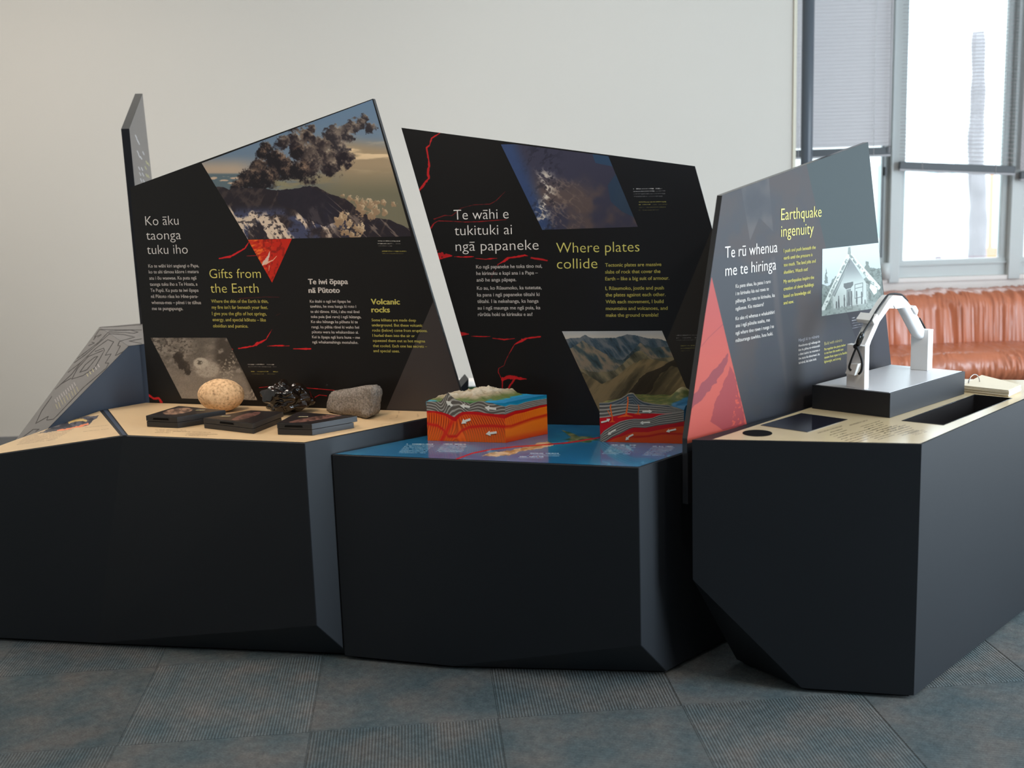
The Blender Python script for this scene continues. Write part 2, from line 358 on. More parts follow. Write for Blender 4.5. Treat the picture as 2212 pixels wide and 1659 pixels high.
# ---- carpet tiles
def carpet_material():
    m = bpy.data.materials.new('ribbed_carpet'); m.use_nodes = True; nt = m.node_tree; N = nt.nodes; L = nt.links; b = N['Principled BSDF']
    b.inputs['Roughness'].default_value = .95; b.inputs['Specular IOR Level'].default_value = .1
    tc = N.new('ShaderNodeTexCoord'); oi = N.new('ShaderNodeObjectInfo'); ge = N.new('ShaderNodeNewGeometry')
    def noise(vec, sc, det=3):
        n = N.new('ShaderNodeTexNoise'); n.inputs['Scale'].default_value = sc; n.inputs['Detail'].default_value = det; L.new(vec, n.inputs['Vector']); return n
    wv = N.new('ShaderNodeTexWave'); wv.wave_type = 'BANDS'; wv.bands_direction = 'X'; wv.inputs['Scale'].default_value = 37; wv.inputs['Distortion'].default_value = 1.6
    wv.inputs['Detail'].default_value = 2; wv.inputs['Detail Scale'].default_value = 14
    L.new(tc.outputs['Object'], wv.inputs['Vector'])
    mp = N.new('ShaderNodeMapping'); L.new(tc.outputs['Object'], mp.inputs['Vector']); mp.inputs['Scale'].default_value = (1, .35, 1)
    big = noise(ge.outputs['Position'], 3.2, 4); col = noise(ge.outputs['Position'], 6.5, 3); fine = noise(mp.outputs['Vector'], 420, 2)
    cr = N.new('ShaderNodeValToRGB'); cr.color_ramp.elements[0].position = .34; cr.color_ramp.elements[0].color = (*srgb(84, 94, 96), 1)
    cr.color_ramp.elements[1].position = .68; cr.color_ramp.elements[1].color = (*srgb(107, 103, 99), 1)
    e = cr.color_ramp.elements.new(.52); e.color = (*srgb(96, 99, 98), 1)
    L.new(col.outputs['Fac'], cr.inputs['Fac'])
    def mul(colr, fac_out, lo, hi):
        mr = N.new('ShaderNodeMapRange'); mr.inputs[1].default_value = 0; mr.inputs[2].default_value = 1; mr.inputs[3].default_value = lo; mr.inputs[4].default_value = hi
        L.new(fac_out, mr.inputs[0]); v = N.new('ShaderNodeVectorMath'); v.operation = 'SCALE'; L.new(colr, v.inputs[0]); L.new(mr.outputs[0], v.inputs['Scale']); return v.outputs[0]
    mid = noise(tc.outputs['Object'], 42, 5); grit = noise(ge.outputs['Position'], 950, 1)
    c = mul(cr.outputs['Color'], wv.outputs['Fac'], .66, 1.30); c = mul(c, fine.outputs['Fac'], .35, 1.6); c = mul(c, mid.outputs['Fac'], .55, 1.4); c = mul(c, grit.outputs['Fac'], .3, 1.7); c = mul(c, big.outputs['Fac'], .85, 1.2); c = mul(c, oi.outputs['Random'], .9, 1.1)
    L.new(c, b.inputs['Base Color'])
    bp = N.new('ShaderNodeBump'); bp.inputs['Strength'].default_value = .7; bp.inputs['Distance'].default_value = .003
    ad = N.new('ShaderNodeMath'); ad.operation = 'ADD'; L.new(wv.outputs['Fac'], ad.inputs[0]); L.new(fine.outputs['Fac'], ad.inputs[1]); L.new(ad.outputs[0], bp.inputs['Height'])
    L.new(bp.outputs['Normal'], b.inputs['Normal']); return m
M['carpet'] = carpet_material()
TS = .5; TA = .083; TO = np.array([-1.063, 2.81]); e1 = np.array([math.cos(TA), math.sin(TA)]); e2 = np.array([-math.sin(TA), math.cos(TA)])
h = TS / 2 - .0003
tvs = [(-h, -h, -.01), (h, -h, -.01), (h, h, -.01), (-h, h, -.01), (-h, -h, -.0012), (h, -h, -.0012), (h, h, -.0012), (-h, h, -.0012)]
g = h - .0008
tvs += [(-g, -g, 0), (g, -g, 0), (g, g, 0), (-g, g, 0)]
tfs = [(0, 1, 5, 4), (1, 2, 6, 5), (2, 3, 7, 6), (3, 0, 4, 7), (4, 5, 9, 8), (5, 6, 10, 9), (6, 7, 11, 10), (7, 4, 8, 11), (8, 9, 10, 11)]
tme = bpy.data.meshes.new('carpet_tile'); tme.from_pydata(tvs, [], tfs); tme.materials.append(M['carpet'])
for i in range(-8, 12):
    for j in range(-4, 9):
        c = TO + e1 * TS * (i + .5) + e2 * TS * (j + .5)
        if not (-4.2 < c[0] < 4.2 and 1.2 < c[1] < YW - .28 and (c[0] > XE + .3 or c[1] < YB - .28)): continue
        o = bpy.data.objects.new('carpet_tile', tme); COL.objects.link(o); o.parent = fl
        o.location = (c[0], c[1], 0); o.rotation_euler = (0, 0, TA + (math.pi / 2 if (i + j) % 2 else 0) + (math.pi if random.random() < .5 else 0))
bx_ = bpy.data.objects.new('carpet_border', None); bpy.data.objects.remove(bx_)
cb = box('carpet_edge', (0, 1.8, -.008), (8.98, 10.36, .012), M['carpet'], fl)

# ================================================================== WINDOW WALL
nY = np.array([0, 1.0, 0])
def pw(x, y, Y=YW): return pp(x, y, (0, Y, 0), nY)
ZS = float(pw(2060, 606)[2])          # sill height
struct(box('wall_far', ((XE + 4.5) / 2, YW + .1, ZS / 2), (4.5 - XE, .2, ZS), M['wall_white']), 'low off-white wall below the windows', 'wall')
struct(box('trim_2', ((XE + 4.5) / 2, YW + .04, ZS + .012), (4.5 - XE, .1, .024), M['wall_white']), 'pale window ledge running behind the sofa', 'ledge')
ZT = 2.75
struct(box('wall_far_top', ((XE + 4.5) / 2, YW + .1, (ZT + 3.2) / 2), (4.5 - XE, .2, 3.2 - ZT), M['wall_white']), 'wall strip above the windows', 'wall')
def mull(name, xa, xb, label):
    a = pw(xa, 500)[0]; b = pw(xb, 500)[0]
    o = box(name, ((a + b) / 2, YW + .03, (ZS + ZT) / 2), (b - a, .1, ZT - ZS), M['frame'], bevel=.004); struct(o, label, 'window post'); return a, b
m1 = mull('trim_3', 1920, 1942, 'grey window post left of the open blind')
m2 = mull('trim_4', 2179, 2204, 'grey window post at the right edge of the picture')
m3 = (m2[1] + (m2[0] - m1[1]), m2[1] + (m2[0] - m1[1]) + .07)
struct(box('trim_5', ((m3[0] + m3[1]) / 2, YW + .03, (ZS + ZT) / 2), (.07, .1, ZT - ZS), M['frame']), 'window post out of frame on the right', 'window post')
glass = bpy.data.materials.new('window_glass'); glass.use_nodes = True
gnt = glass.node_tree; gnt.nodes.clear(); go = gnt.nodes.new('ShaderNodeOutputMaterial'); tr = gnt.nodes.new('ShaderNodeBsdfTransparent'); gl = gnt.nodes.new('ShaderNodeBsdfGlossy'); gl.inputs['Roughness'].default_value = .02
tr.inputs[0].default_value = (.93, .97, .97, 1)
fr = gnt.nodes.new('ShaderNodeFresnel'); fr.inputs[0].default_value = 1.45; ms = gnt.nodes.new('ShaderNodeMixShader')
gnt.links.new(fr.outputs[0], ms.inputs[0]); gnt.links.new(tr.outputs[0], ms.inputs[1]); gnt.links.new(gl.outputs[0], ms.inputs[2]); gnt.links.new(ms.outputs[0], go.inputs[0])
def window(name, xa, xb, label):
    r = empty(name, ((xa + xb) / 2, YW + .05, ZS), label, 'window'); r['kind'] = 'structure'
    hB = .10
    box('frame_bottom', ((xa + xb) / 2, YW + .05, ZS + .024 + hB / 2), (xb - xa, .06, hB), M['frame'], r, .004)
    box('frame_bottom_step', ((xa + xb) / 2, YW + .035, ZS + .024 + hB * .75), (xb - xa, .05, .012), M['frame'], r, .002)
    box('frame_side', (xa + .018, YW + .05, (ZS + ZT) / 2 + .05), (.036, .05, ZT - ZS - .14), M['frame'], r, .003)
    box('frame_side', (xb - .018, YW + .05, (ZS + ZT) / 2 + .05), (.036, .05, ZT - ZS - .14), M['frame'], r, .003)
    box('frame_top', ((xa + xb) / 2, YW + .05, ZT - .03), (xb - xa, .06, .06), M['frame'], r, .003)
    box('pane', ((xa + xb) / 2, YW + .055, (ZS + ZT) / 2 + .04), (xb - xa - .07, .006, ZT - ZS - .2), glass, r)
    return r
w1 = window('window_1', XE + .0, m1[0], 'window behind the closed blind and the grey pipe')
w2 = window('window_2', m1[1], m2[0], 'window with the open tilted blind above the sofa')
w3 = window('window_3', m2[1], m3[0], 'window at the far right edge')
xb_ = pw(1906, 500)[0]; box('opening_gap', (xb_, YW + .02, (ZS + 1.5) / 2 + .1), (.008, .02, 1.5 - ZS - .1), M['rail'], w1)
box('hinge', (pw(1913, 370)[0], YW + .0, pw(1915, 370)[2]), (.012, .02, .05), M['rail'], w1)

def blind(xa, xb, zl, zr, closed, label, cords):
    r = empty('venetian_blind', ((xa + xb) / 2, YW - .06, (zl + zr) / 2), label, 'blind', 'venetian blinds on the window wall')
    yb = YW - .055; pitch = .0202; n = int((ZT - max(zl, zr)) / pitch) - 1
    L = xb - xa; wsl = .025; tilt = math.radians(68 if closed else 8)
    sv = []; nn = 5
    for k in range(nn):
        u = (k / (nn - 1) - .5) * wsl; c = .0022 * (1 - (2 * k / (nn - 1) - 1) ** 2)
        yy = u * math.cos(tilt) - c * math.sin(tilt); zz = u * math.sin(tilt) + c * math.cos(tilt)
        for x in (-L / 2, L / 2): sv.append((x, yy, zz))
    sme = bpy.data.meshes.new('slat'); sme.from_pydata(sv, [], [(2 * k, 2 * k + 1, 2 * k + 3, 2 * k + 2) for k in range(nn - 1)]); sme.materials.append(M['slat'])
    for p in sme.polygons: p.use_smooth = True
    for k in range(n):
        f = math.exp(-k / 6.0)
        z0 = max(zl, zr) + .03 + k * pitch; dl = (zl - max(zl, zr)) * f; dr = (zr - max(zl, zr)) * f
        o = bpy.data.objects.new('slat', sme); COL.objects.link(o); o.parent = r; o.matrix_parent_inverse = r.matrix_world.inverted()
        o.location = ((xa + xb) / 2, yb, z0 + (dl + dr) / 2); o.rotation_euler = (0, -math.atan2(dr - dl, L), 0)
    ang = -math.atan2(zr - zl, L)
    for nm, dz, hh, mm in (('bottom_rail', .0, .042, M['rail']), ('bottom_rail_lip', -.026, .012, M['railgrey'])):
        o = box(nm, (0, 0, 0), (L, .03, hh), mm, None, .003); o.parent = r; o.matrix_parent_inverse = r.matrix_world.inverted()
        o.location = ((xa + xb) / 2, yb, (zl + zr) / 2 + dz - .01); o.rotation_euler = (0, ang, 0)
    for cx in cords:
        z0 = zl + (zr - zl) * (cx - xa) / L
        tube('ladder_cord', [(cx, yb - .016, z0 - .035), (cx, yb - .016, ZT - .02)], .0016, M['cordw'], r, 6)
    box('headrail', ((xa + xb) / 2, yb, ZT - .02), (L, .04, .035), M['frame'], r, .003)
    return r
zc1 = pw(1880, 323, YW - .055)[2]
xa1, xb1 = XE + .03, pw(1926, 200, YW - .055)[0]
b1 = blind(xa1, xb1, zc1, zc1, True, 'closed grey venetian blind behind the vertical pipe', [pw(1885, 330, YW - .055)[0], xa1 + .12])
tube('tilt_wand', [pw(1921, 330, YW - .09), pw(1927, 0, YW - .09)], .003, M['railgrey'], b1, 6)
q0 = pw(1942, 353, YW - .055); q1 = pw(2192, 363, YW - .055)
b2 = blind(q0[0], q1[0], q0[2], q1[2], False, 'open tilted venetian blind with its dark bottom rail slanting', [pw(1991, 330, YW - .055)[0], pw(2150, 330, YW - .055)[0]])
q2 = pw(2196, 368, YW - .1)
b3 = blind(q2[0] + .04, m3[0], q2[2] - .02, q2[2] - .02, True, 'closed blind cut off by the right edge of the picture', [])

# pipe
px_ = pw(1744, 200, 6.6)[0]
pr = empty('vertical_pipe', (px_, 6.6, 0), 'dark grey round pipe standing in front of the closed blind', 'pipe')
tube('pipe_shaft', [(px_, 6.6, 0), (px_, 6.6, 3.2)], .033, M['pipe'], pr, 24)
tube('floor_collar', [(px_, 6.6, 0), (px_, 6.6, .03)], .05, M['pipe'], pr, 24)
qb = pw(1912, 594, YW - .03)
tube('pipe_cap', [(qb[0], YW - .03, ZS + .024), (qb[0], YW - .03, ZS + .12)], .028, M['frame'], w1, 16)

# ================================================================== OUTSIDE
M['facade'] = mat('white_facade', (.85, .85, .84), .7, .3, .03, 3)
M['paving'] = mat('pale_paving', (.55, .55, .53), .8, .2, .1, 4)
M['trunk'] = mat('timber_grey_brown', (.30, .27, .285), .8, .2, .3, 9, .5, 40)
M['oglass'] = mat('outside_glass', (.30, .45, .50), .1, .5, .1, 3)
M['orange'] = mat('orange_post', (.75, .33, .20), .6, .3, .05)
struct(box('ground_outside', (5, 16, -.25), (40, 18, .2), M['paving']), 'pale paving outside the windows', 'ground')
YO = 13.0
def po(x, y, Y=YO): return pp(x, y, (0, Y, 0), nY)
bd = empty('building', (6, YO, -.15), 'white building across the yard seen through the windows', 'building')
xa, xb = po(1700, 500)[0] - 3, po(2300, 500)[0] + 3
zt = po(2050, 245)[2]; box('facade_wall', ((xa + xb) / 2, YO + .6, zt / 2 - .1), (xb - xa, 1.0, zt + .15), M['facade'], bd)
for (x0, y0, x1, y1) in ((1890, 350, 1908, 520), (1948, 365, 1966, 530), (1995, 365, 2042, 515), (2052, 365, 2062, 515)):
    A = po(x0, y1); B = po(x1, y0); wf = box('window', ((A[0] + B[0]) / 2, YO + .08, (A[2] + B[2]) / 2), (B[0] - A[0], .1, B[2] - A[2]), M['facade'], bd)
    box('pane', ((A[0] + B[0]) / 2, YO + .02, (A[2] + B[2]) / 2), (B[0] - A[0] - .06, .04, B[2] - A[2] - .06), M['oglass'], wf)
A = po(2024, 520); B = po(2030, 365); box('drainpipe', ((A[0] + B[0]) / 2, YO - .05, float(B[2]) / 2), (.05, .08, float(B[2])), M['trunk'], bd)
YT = 9.5
A = pp(2110, 570, (0, YT, 0), nY); T = pp(2112, 68, (0, YT, 0), nY)
pts = [(A[0], YT, -.15)] + [(A[0] + (T[0] - A[0]) * k + .012 * math.sin(k * 9), YT, A[2] + (T[2] - A[2]) * k) for k in (0, .25, .5, .75, 1)]
tk = empty('tree_trunk', (A[0], YT, -.15), 'grey brown weathered trunk standing outside the middle window', 'trunk')
tube('trunk_post', smoothpts(pts, 4), .075, M['trunk'], tk, 10, taper=[1.1 - .4 * i / 20 + .07 * math.sin(i * 2.1) for i in range(21)])
A = pp(2140, 545, (0, 10.5, 0), nY); T = pp(2143, 370, (0, 10.5, 0), nY)
og = empty('orange_marker', (A[0], 10.5, -.15), 'slim orange and white marker post outside the window', 'post')
tube('post_shaft', [(A[0], 10.5, -.15), (T[0], 10.5, T[2])], .02, M['orange'], og, 8); box('post_foot', (A[0], 10.5, A[2] - .02), (.1, .1, .12), M['orange'], og)
A = pp(1962, 574, (0, YW + .16, 0), nY)
pot = tube('plant_pot', [(A[0], YW + .16, ZS), (A[0], YW + .16, ZS + .11)], .038, M['railgrey'], None, 16, taper=[.75, 1]); setp(pot, 'small blurred grey pot standing on the outer ledge of the middle window', 'pot')

# ================================================================== SOFA
M['leather'] = mat('tan_leather', srgb(184, 108, 76), .27, .5, .15, 7, .15, 350, coat=.1)
def sweep(name, prof, x0, x1, nx, amp, parent, seed, freq=9, pinch=.06, lenient=1.0):
    n = len(prof); P = np.array(prof); cen = P.mean(0); X = np.linspace(x0, x1, nx); VS = []
    for i, x in enumerate(X):
        e = min(x - x0, x1 - x); sc = 1 - .35 * max(0, 1 - e / pinch) ** 2
        for k in range(n):
            v = P[k] - cen; t = k / n
            w1_ = (float(ridge(np.array([x * freq + 1.1 * math.sin(t * 9 + x * 5) + 1.5 * math.sin(x * 7)]), np.array([t * 3.2]), 1.0, 1.0, 3, seed)[0]) - .6) * (.35 + 1.3 * float(vnoise(np.array([x * 6.0]), np.array([t * 5.0]), seed + 9)[0]))
            w2_ = float(fbm(np.array([x * 2.0]), np.array([t * 3.0]), 1, 1, 2, seed + 4)[0]) - .5
            d = unit(v) * (amp * w1_ + amp * 1.2 * w2_)
            VS.append((x, cen[0] + v[0] * sc + d[0], cen[1] + v[1] * sc + d[1]))
    FS = [(i * n + k, i * n + (k + 1) % n, (i + 1) * n + (k + 1) % n, (i + 1) * n + k) for i in range(nx - 1) for k in range(n)]
    FS += [tuple(range(n))[::-1], tuple((nx - 1) * n + k for k in range(n))]
    return geo(name, VS, FS, M['leather'], parent, smooth=True)
def rrect(y0, y1, z0, z1, r, k=6):
    out = []
    for (cy, cz, a0) in ((y1 - r, z1 - r, 0), (y0 + r, z1 - r, 90), (y0 + r, z0 + r, 180), (y1 - r, z0 + r, 270)):
        for j in range(k): a = math.radians(a0 + 90 * j / (k - 1)); out.append((cy + r * math.cos(a), cz + r * math.sin(a)))
    return out
sx0, sx1 = 1.79, 4.0
sofa = empty('sofa', ((sx0 + sx1) / 2, 6.35, 0), 'wrinkled tan leather sofa under the windows', 'sofa')
bp_ = rrect(6.38, 6.70, .30, .70, .09)
bp_ = [(y + (z - .3) * .12, z) for y, z in bp_]
sweep('backrest', bp_, sx0 + .14, sx1 - .14, 520, .036, sofa, 11, 26)
sweep('seat_cushion', rrect(6.0, 6.46, .25, .425, .075), sx0 + .14, sx1 - .14, 520, .024, sofa, 23, 30)
for s in (0, 1):
    xa = sx0 if s == 0 else sx1 - .2
    P = rrect(xa, xa + .2, .08, .56, .09); n = len(P); VS = []; ys = [5.98, 6.0, 6.06, 6.2, 6.4, 6.6, 6.72, 6.76]
    for i, y in enumerate(ys):
        sc = [.8, .93, 1, 1, 1, 1, .95, .85][i]
        for (a, z) in P: VS.append((xa + .1 + (a - xa - .1) * sc, y, .32 + (z - .32) * sc))
    FS = [(i * n + k, i * n + (k + 1) % n, (i + 1) * n + (k + 1) % n, (i + 1) * n + k) for i in range(len(ys) - 1) for k in range(n)] + [tuple(range(n)), tuple((len(ys) - 1) * n + k for k in range(n))]
    geo('armrest', VS, FS, M['leather'], sofa, smooth=True)
box('base', ((sx0 + sx1) / 2, 6.37, .17), (sx1 - sx0 - .3, .68, .2), M['leather'], sofa, .02)
for xx in (sx0 + .12, sx1 - .12):
    for yy in (6.1, 6.64): box('leg', (xx, yy, .04), (.06, .06, .08), M['edge'], sofa, .004)
# ================================================================== PLINTHS
def hz(z): return lambda *q: pz(*q, z)
up = lambda p, z: np.array([p[0], p[1], z])
TG = .012   # shadow gap at the floor
def inset(poly, d):
    n = len(poly); c = np.mean([p[:2] for p in poly], 0); out = []
    A = 0
    for i in range(n): A += poly[i][0] * poly[(i + 1) % n][1] - poly[(i + 1) % n][0] * poly[i][1]
    sg = 1 if A > 0 else -1
    for i in range(n):
        p0, p1, p2 = [np.array(poly[(i + k) % n][:2]) for k in (-1, 0, 1)]
        a = unit(p1 - p0); b = unit(p2 - p1); na = np.array([-a[1], a[0]]) * sg; nb = np.array([-b[1], b[0]]) * sg
        k = (na + nb); k = k / max(.25, np.dot(k, na)); q = p1 + k * d; out.append(np.array([q[0], q[1], poly[i][2] if len(poly[i]) > 2 else 0]))
    return out

# ---------- left plinth (level part and part sloping down to the left)
PL = empty('display_plinth', (-.9, 3.6, 0), 'black plinth with a sand coloured top carrying rocks and label slabs', 'plinth', 'faceted black plinths of the exhibit')
a_ = pz(658, 957, ZL); b_ = pz(266, 941, ZL); cr_ = pz(222, 886, ZL); bk0 = pz(316, 870, ZL)
bdir = pz(920, 889, ZL) - bk0; sdir = pz(920, 904, ZL) - a_
# back right corner
tt = np.linalg.solve(np.array([[bdir[0], -sdir[0]], [bdir[1], -sdir[1]]]), (a_ - bk0)[:2]); rc = bk0 + bdir * tt[0]
n_sl = None
fpl = Plane(pz(0, 1385, 0), pz(742, 1420, 0) - pz(0, 1385, 0), Z)
c_top = fpl.px(0, 980)
nS = unit(np.cross(cr_ - b_, c_top - b_)); nS = nS if nS[2] > 0 else -nS
pS = lambda x, y: pp(x, y, b_, nS)
tip = pS(-96, 995); e_ = pS(50, 945)
# chamfered bottom corner
sideP = Plane(a_, sdir, Z)
S1 = sideP.px(683, 1352); S1 = np.array([a_[0], a_[1], S1[2]])
G0 = pz(200, 1400, TG); g2 = a_ + sdir / np.linalg.norm(sdir) * .105; G2 = up(g2, TG)
b0 = up(b_, TG); b0[1] -= .02; b0[0] += .0
fdir = (a_ - b_)
G0 = up(b_ + (G0[0] - b_[0]) / fdir[0] * fdir if G0[0] > b_[0] else c_top + (G0[0] - c_top[0]) / (b_[0] - c_top[0]) * (b_ - c_top), TG)
vs = [a_, b_, tip, e_, cr_, bk0, rc,                    # 0-6 top
      S1, G2, up(rc, TG), up(bk0, TG), up(cr_, TG), up(e_, TG), up(tip, TG), G0,   # 7-14
      ]
fs = [[0, 1, 4, 5, 6], [1, 2, 3, 4], [0, 7, 14, 1], [1, 14, 13, 2], [7, 8, 14], [0, 6, 9, 8, 7], [6, 5, 10, 9], [5, 4, 11, 10], [4, 3, 12, 11], [3, 2, 13, 12], [8, 9, 10, 11, 12, 13, 14]]
geo('body', vs, fs, M['laminate'], PL, .0015, seg=1)
zprism('recessed_base', inset([up(p, 0) for p in (G0, G2, rc, bk0, cr_, e_, tip)], .02), 0, TG + .002, M['recess'], PL)
sand = c3(206, 178, 138)
def p_sand(X, Y):
    I = np.ones(X.shape + (3,)) * sand; n = fbm(X, Y, 60, 20, 4, 2); I = I * (0.93 + .12 * n[..., None])
    for k, (x0, y0, x1) in enumerate(((335, 929, 402), (338, 932, 404), (335, 935, 374), (405, 934, 455), (402, 938, 470), (400, 941, 448))): I = scribble(I, X, Y, x0, y0, x1, y0 + 1, 1.3, c3(90, 66, 40), 3 + k, a=.6)
    # faint veined drawing at the right end
    v = ridge(X, Y, 40, 10, 3, 5); I = mixc(I, c3(165, 135, 100), (v > .86) * sst(800, 860, X) * .6)
    return I
topP = Plane(b_, fdir, np.cross(Z, unit(fdir)))
geo_in = inset([b_ + (a_ - b_) * .022, a_, rc, bk0, cr_ + (bk0 - cr_) * .09], .004)
print_sheet('top_graphic', topP, None, p_sand, PL, 700, .0012, .42, pts3=[np.array([p[0], p[1], ZL]) for p in geo_in])
def p_sand2(X, Y):
    I = np.ones(X.shape + (3,)) * sand * .98; n = fbm(X, Y, 60, 20, 4, 7); I = I * (0.94 + .1 * n[..., None])
    for k in range(9):
        y = 938 + k * 2.9; I = scribble(I, X, Y, 60 - k * 3, y, 160 - k * 5, y - 11, 1.2, c3(120, 95, 75), 20 + k, a=.55)
    for k in range(2): I = scribble(I, X, Y, 180, 925 + k * 8, 235, 919 + k * 8, 1.2, c3(120, 95, 75), 40 + k, a=.4)
    pic = [(80, 938), (120, 921), (150, 910), (185, 900), (215, 898), (192, 918), (170, 925), (135, 930)]
    n2 = fbm(X, Y, 9, 5, 4, 9)
    m = poly_in(X + 6 * (n2 - .5), Y + 4 * (n2 - .5), pic)
    pc = mixc(np.ones(I.shape) * c3(88, 86, 92), c3(50, 50, 56), (n2 > .5) * 1.0)
    pc = mixc(pc, c3(214, 180, 110), line_m(X, Y, [(150, 913), (170, 907), (185, 909)], 5, jit=.8) * .9); pc = mixc(pc, c3(225, 130, 90), line_m(X, Y, [(125, 931), (150, 927), (172, 922), (190, 916)], 4, jit=.9))
    return I * (1 - m[..., None]) + pc * m[..., None]
slP = Plane(b_, b_ - tip, np.cross(nS, unit(b_ - tip)))
def lerp(a, b, t): return np.asarray(a) * (1 - t) + np.asarray(b) * t
print_sheet('sloping_graphic', slP, None, p_sand2, PL, 800, .0012, .42, pts3=[lerp(b_, tip, .02) + slP.e2 * .003, tip + slP.e1 * .03 + slP.e2 * .004, e_ - slP.e2 * .002, lerp(cr_, e_, .04)])
geo('divider_strip', [b_ + Z * .0015 - fdir * .002, b_ + Z * .0015 + fdir * .02, cr_ + Z * .0015 + (bk0 - cr_) * .085, cr_ + Z * .0015], [[0, 1, 2, 3]], M['bluegrey'], PL)

# ---------- middle plinth
PM = empty('display_plinth', (0, 3.4, 0), 'lowest black plinth with a blue sea map top', 'plinth', 'faceted black plinths of the exhibit')
ma = pz(717, 982, ZM); mb = pz(1380, 1010, ZM); ms_ = pz(1475, 979, ZM) - mb; mk0 = pz(1183, 917, ZM); mkd = pz(1295, 919, ZM) - mk0
ml = pz(922, 941, ZM) - ma
def isect(p, d, q, e):
    t = np.linalg.solve(np.array([[d[0], -e[0]], [d[1], -e[1]]]), (q - p)[:2]); return p + d * t[0]
mrc = isect(mb, ms_, mk0, mkd); mlc = isect(ma, ml, mk0, mkd)
S2 = Plane(mb, ms_, Z).px(1384, 1395)[2]; S2 = up(mb, S2)
Gm2 = up(mb + unit(ms_) * .115, TG); fm = mb - ma
g0 = pz(975, 1466, TG); Gm0 = up(ma + fm * ((g0[0] - ma[0]) / fm[0]), TG)
vs = [ma, mb, mrc, mlc, S2, Gm2, up(mrc, TG), up(mlc, TG), up(ma, TG), Gm0]
fs = [[0, 1, 2, 3], [0, 8, 9, 4, 1], [4, 9, 5], [1, 4, 5, 6, 2], [2, 6, 7, 3], [3, 7, 8, 0], [8, 7, 6, 5, 9]]
geo('body', vs, fs, M['laminate'], PM, .0015, seg=1)
zprism('recessed_base', inset([up(p, 0) for p in (ma, Gm0, Gm2, mrc, mlc)], .02), 0, TG + .002, M['recess'], PM)
def p_map(X, Y):
    n = fbm(X, Y, 90, 22, 4, 3); I = mixc(np.ones(X.shape + (3,)) * c3(28, 92, 130), c3(38, 118, 150), sst(.35, .7, n)); I = mixc(I, c3(70, 100, 150), sst(.55, .8, fbm(X, Y, 140, 30, 3, 8)) * .5)
    I = mixc(I, c3(120, 165, 190), line_m(X, Y, [(1010, 980), (1120, 965), (1220, 955), (1300, 950)], .8) * .5)
    w_ = fbm(X, Y, 7, 4, 3, 4) - .5
    lo = [(1038, 985), (1065, 978), (1100, 974), (1140, 966), (1160, 958), (1185, 955), (1200, 960), (1170, 969), (1130, 975), (1100, 984), (1070, 987)]
    up_ = [(1212, 929), (1235, 936), (1250, 943), (1275, 944), (1292, 950), (1270, 957), (1240, 956), (1215, 962), (1232, 951), (1213, 950), (1235, 946)]
    for pl_, ca, cb in ((lo, c3(150, 120, 80), c3(205, 180, 145)), (up_, c3(52, 82, 58), c3(120, 120, 80))):
        m = poly_in(X + 7 * w_, Y + 4 * w_, pl_); c = fbm(X, Y, 14, 5, 3, 6); col = ca * (1 - sst(.3, .7, c))[..., None] + cb * sst(.3, .7, c)[..., None]; I = I * (1 - m[..., None]) + col * m[..., None]
    I = mixc(I, c3(190, 25, 45), line_m(X, Y, [(985, 993), (1020, 980), (1060, 972), (1110, 966), (1170, 962), (1230, 957), (1300, 945)], 2.6))
    wt = c3(205, 215, 220)
    for (x0, y0, wd, rows, sl, big) in ((878, 960, 66, 8, 2.6, 1), (957, 960, 58, 7, 2.6, 1), (1145, 980, 70, 3, 2.5, 1), (1122, 987, 60, 2, 2.5, 1), (1320, 962, 62, 8, 2.8, 1), (1410, 965, 52, 8, 3.2, 1)):
        for r_ in range(rows):
            I = scribble(I, X, Y, x0 - r_ * sl, y0 + r_ * 2.7, x0 + wd - r_ * sl - (8 if r_ == 0 else random.random() * 8), y0 + r_ * 2.7 + .4, 1.9 if r_ == 0 else 1.3, wt, 60 + r_ + int(x0), a=.9 if r_ == 0 else .62)
    return I
mapP = Plane(ma, fm, np.cross(Z, unit(fm)))
print_sheet('map_graphic', mapP, None, p_map, PM, 900, .0012, .13, .6, coat=.3, pts3=[up(p, ZM) for p in inset([ma, mb, mrc, mlc], .004)])

# ---------- right plinth
PR = empty('display_plinth', (1.2, 3.3, 0), 'black plinth nearest the windows with a screen and a trough in its top', 'plinth', 'faceted black plinths of the exhibit')
ra = pz(1495, 950, ZR); rb = pz(1991, 960, ZR); rs = pz(2212, 864, ZR) - rb; rk0 = pz(2084, 819, ZR); rkd = pz(2212, 821, ZR) - rk0
pcA = pz(1485, 946, ZR); pcd = pz(1753, 874, ZR) - pcA; pcn = unit(np.array([pcd[1], -pcd[0], 0])); rm = pz(1756, 878, ZR); rm = rm + pcn * max(0, .004 - np.dot(rm - pcA, pcn)); rl = rm - ra
rrc = isect(rb, rs, rk0, rkd); rlc = isect(rm, pcd, rk0, rkd)
frd = rb - ra
S3 = up(ra, Plane(ra, frd, Z).px(1497, 1252)[2]); g3 = pz(1735, 1491, TG)
Gr0 = up(ra + frd * ((g3[0] - ra[0]) / frd[0]), TG); Gr2 = up(ra + unit(rl) * .20, TG)
vs = [ra, rb, rrc, rlc, S3, Gr0, up(rb, TG), up(rrc, TG), up(rlc, TG), Gr2, rm, up(rm, TG)]
fs = [[0, 4, 5, 6, 1], [4, 9, 5], [1, 6, 7, 2], [2, 7, 8, 3], [3, 8, 11, 10], [10, 11, 9, 4, 0], [5, 9, 11, 8, 7, 6]]
geo('body', vs, fs, M['laminate'], PR)
zprism('recessed_base', inset([up(p, 0) for p in (Gr0, rb, rrc, rlc, rm, Gr2)], .02), 0, TG + .002, M['recess'], PR)
trough = [pz(*q, ZR) for q in ((1948, 910), (2037, 919.5), (2186, 861.5), (2105, 853.5))]
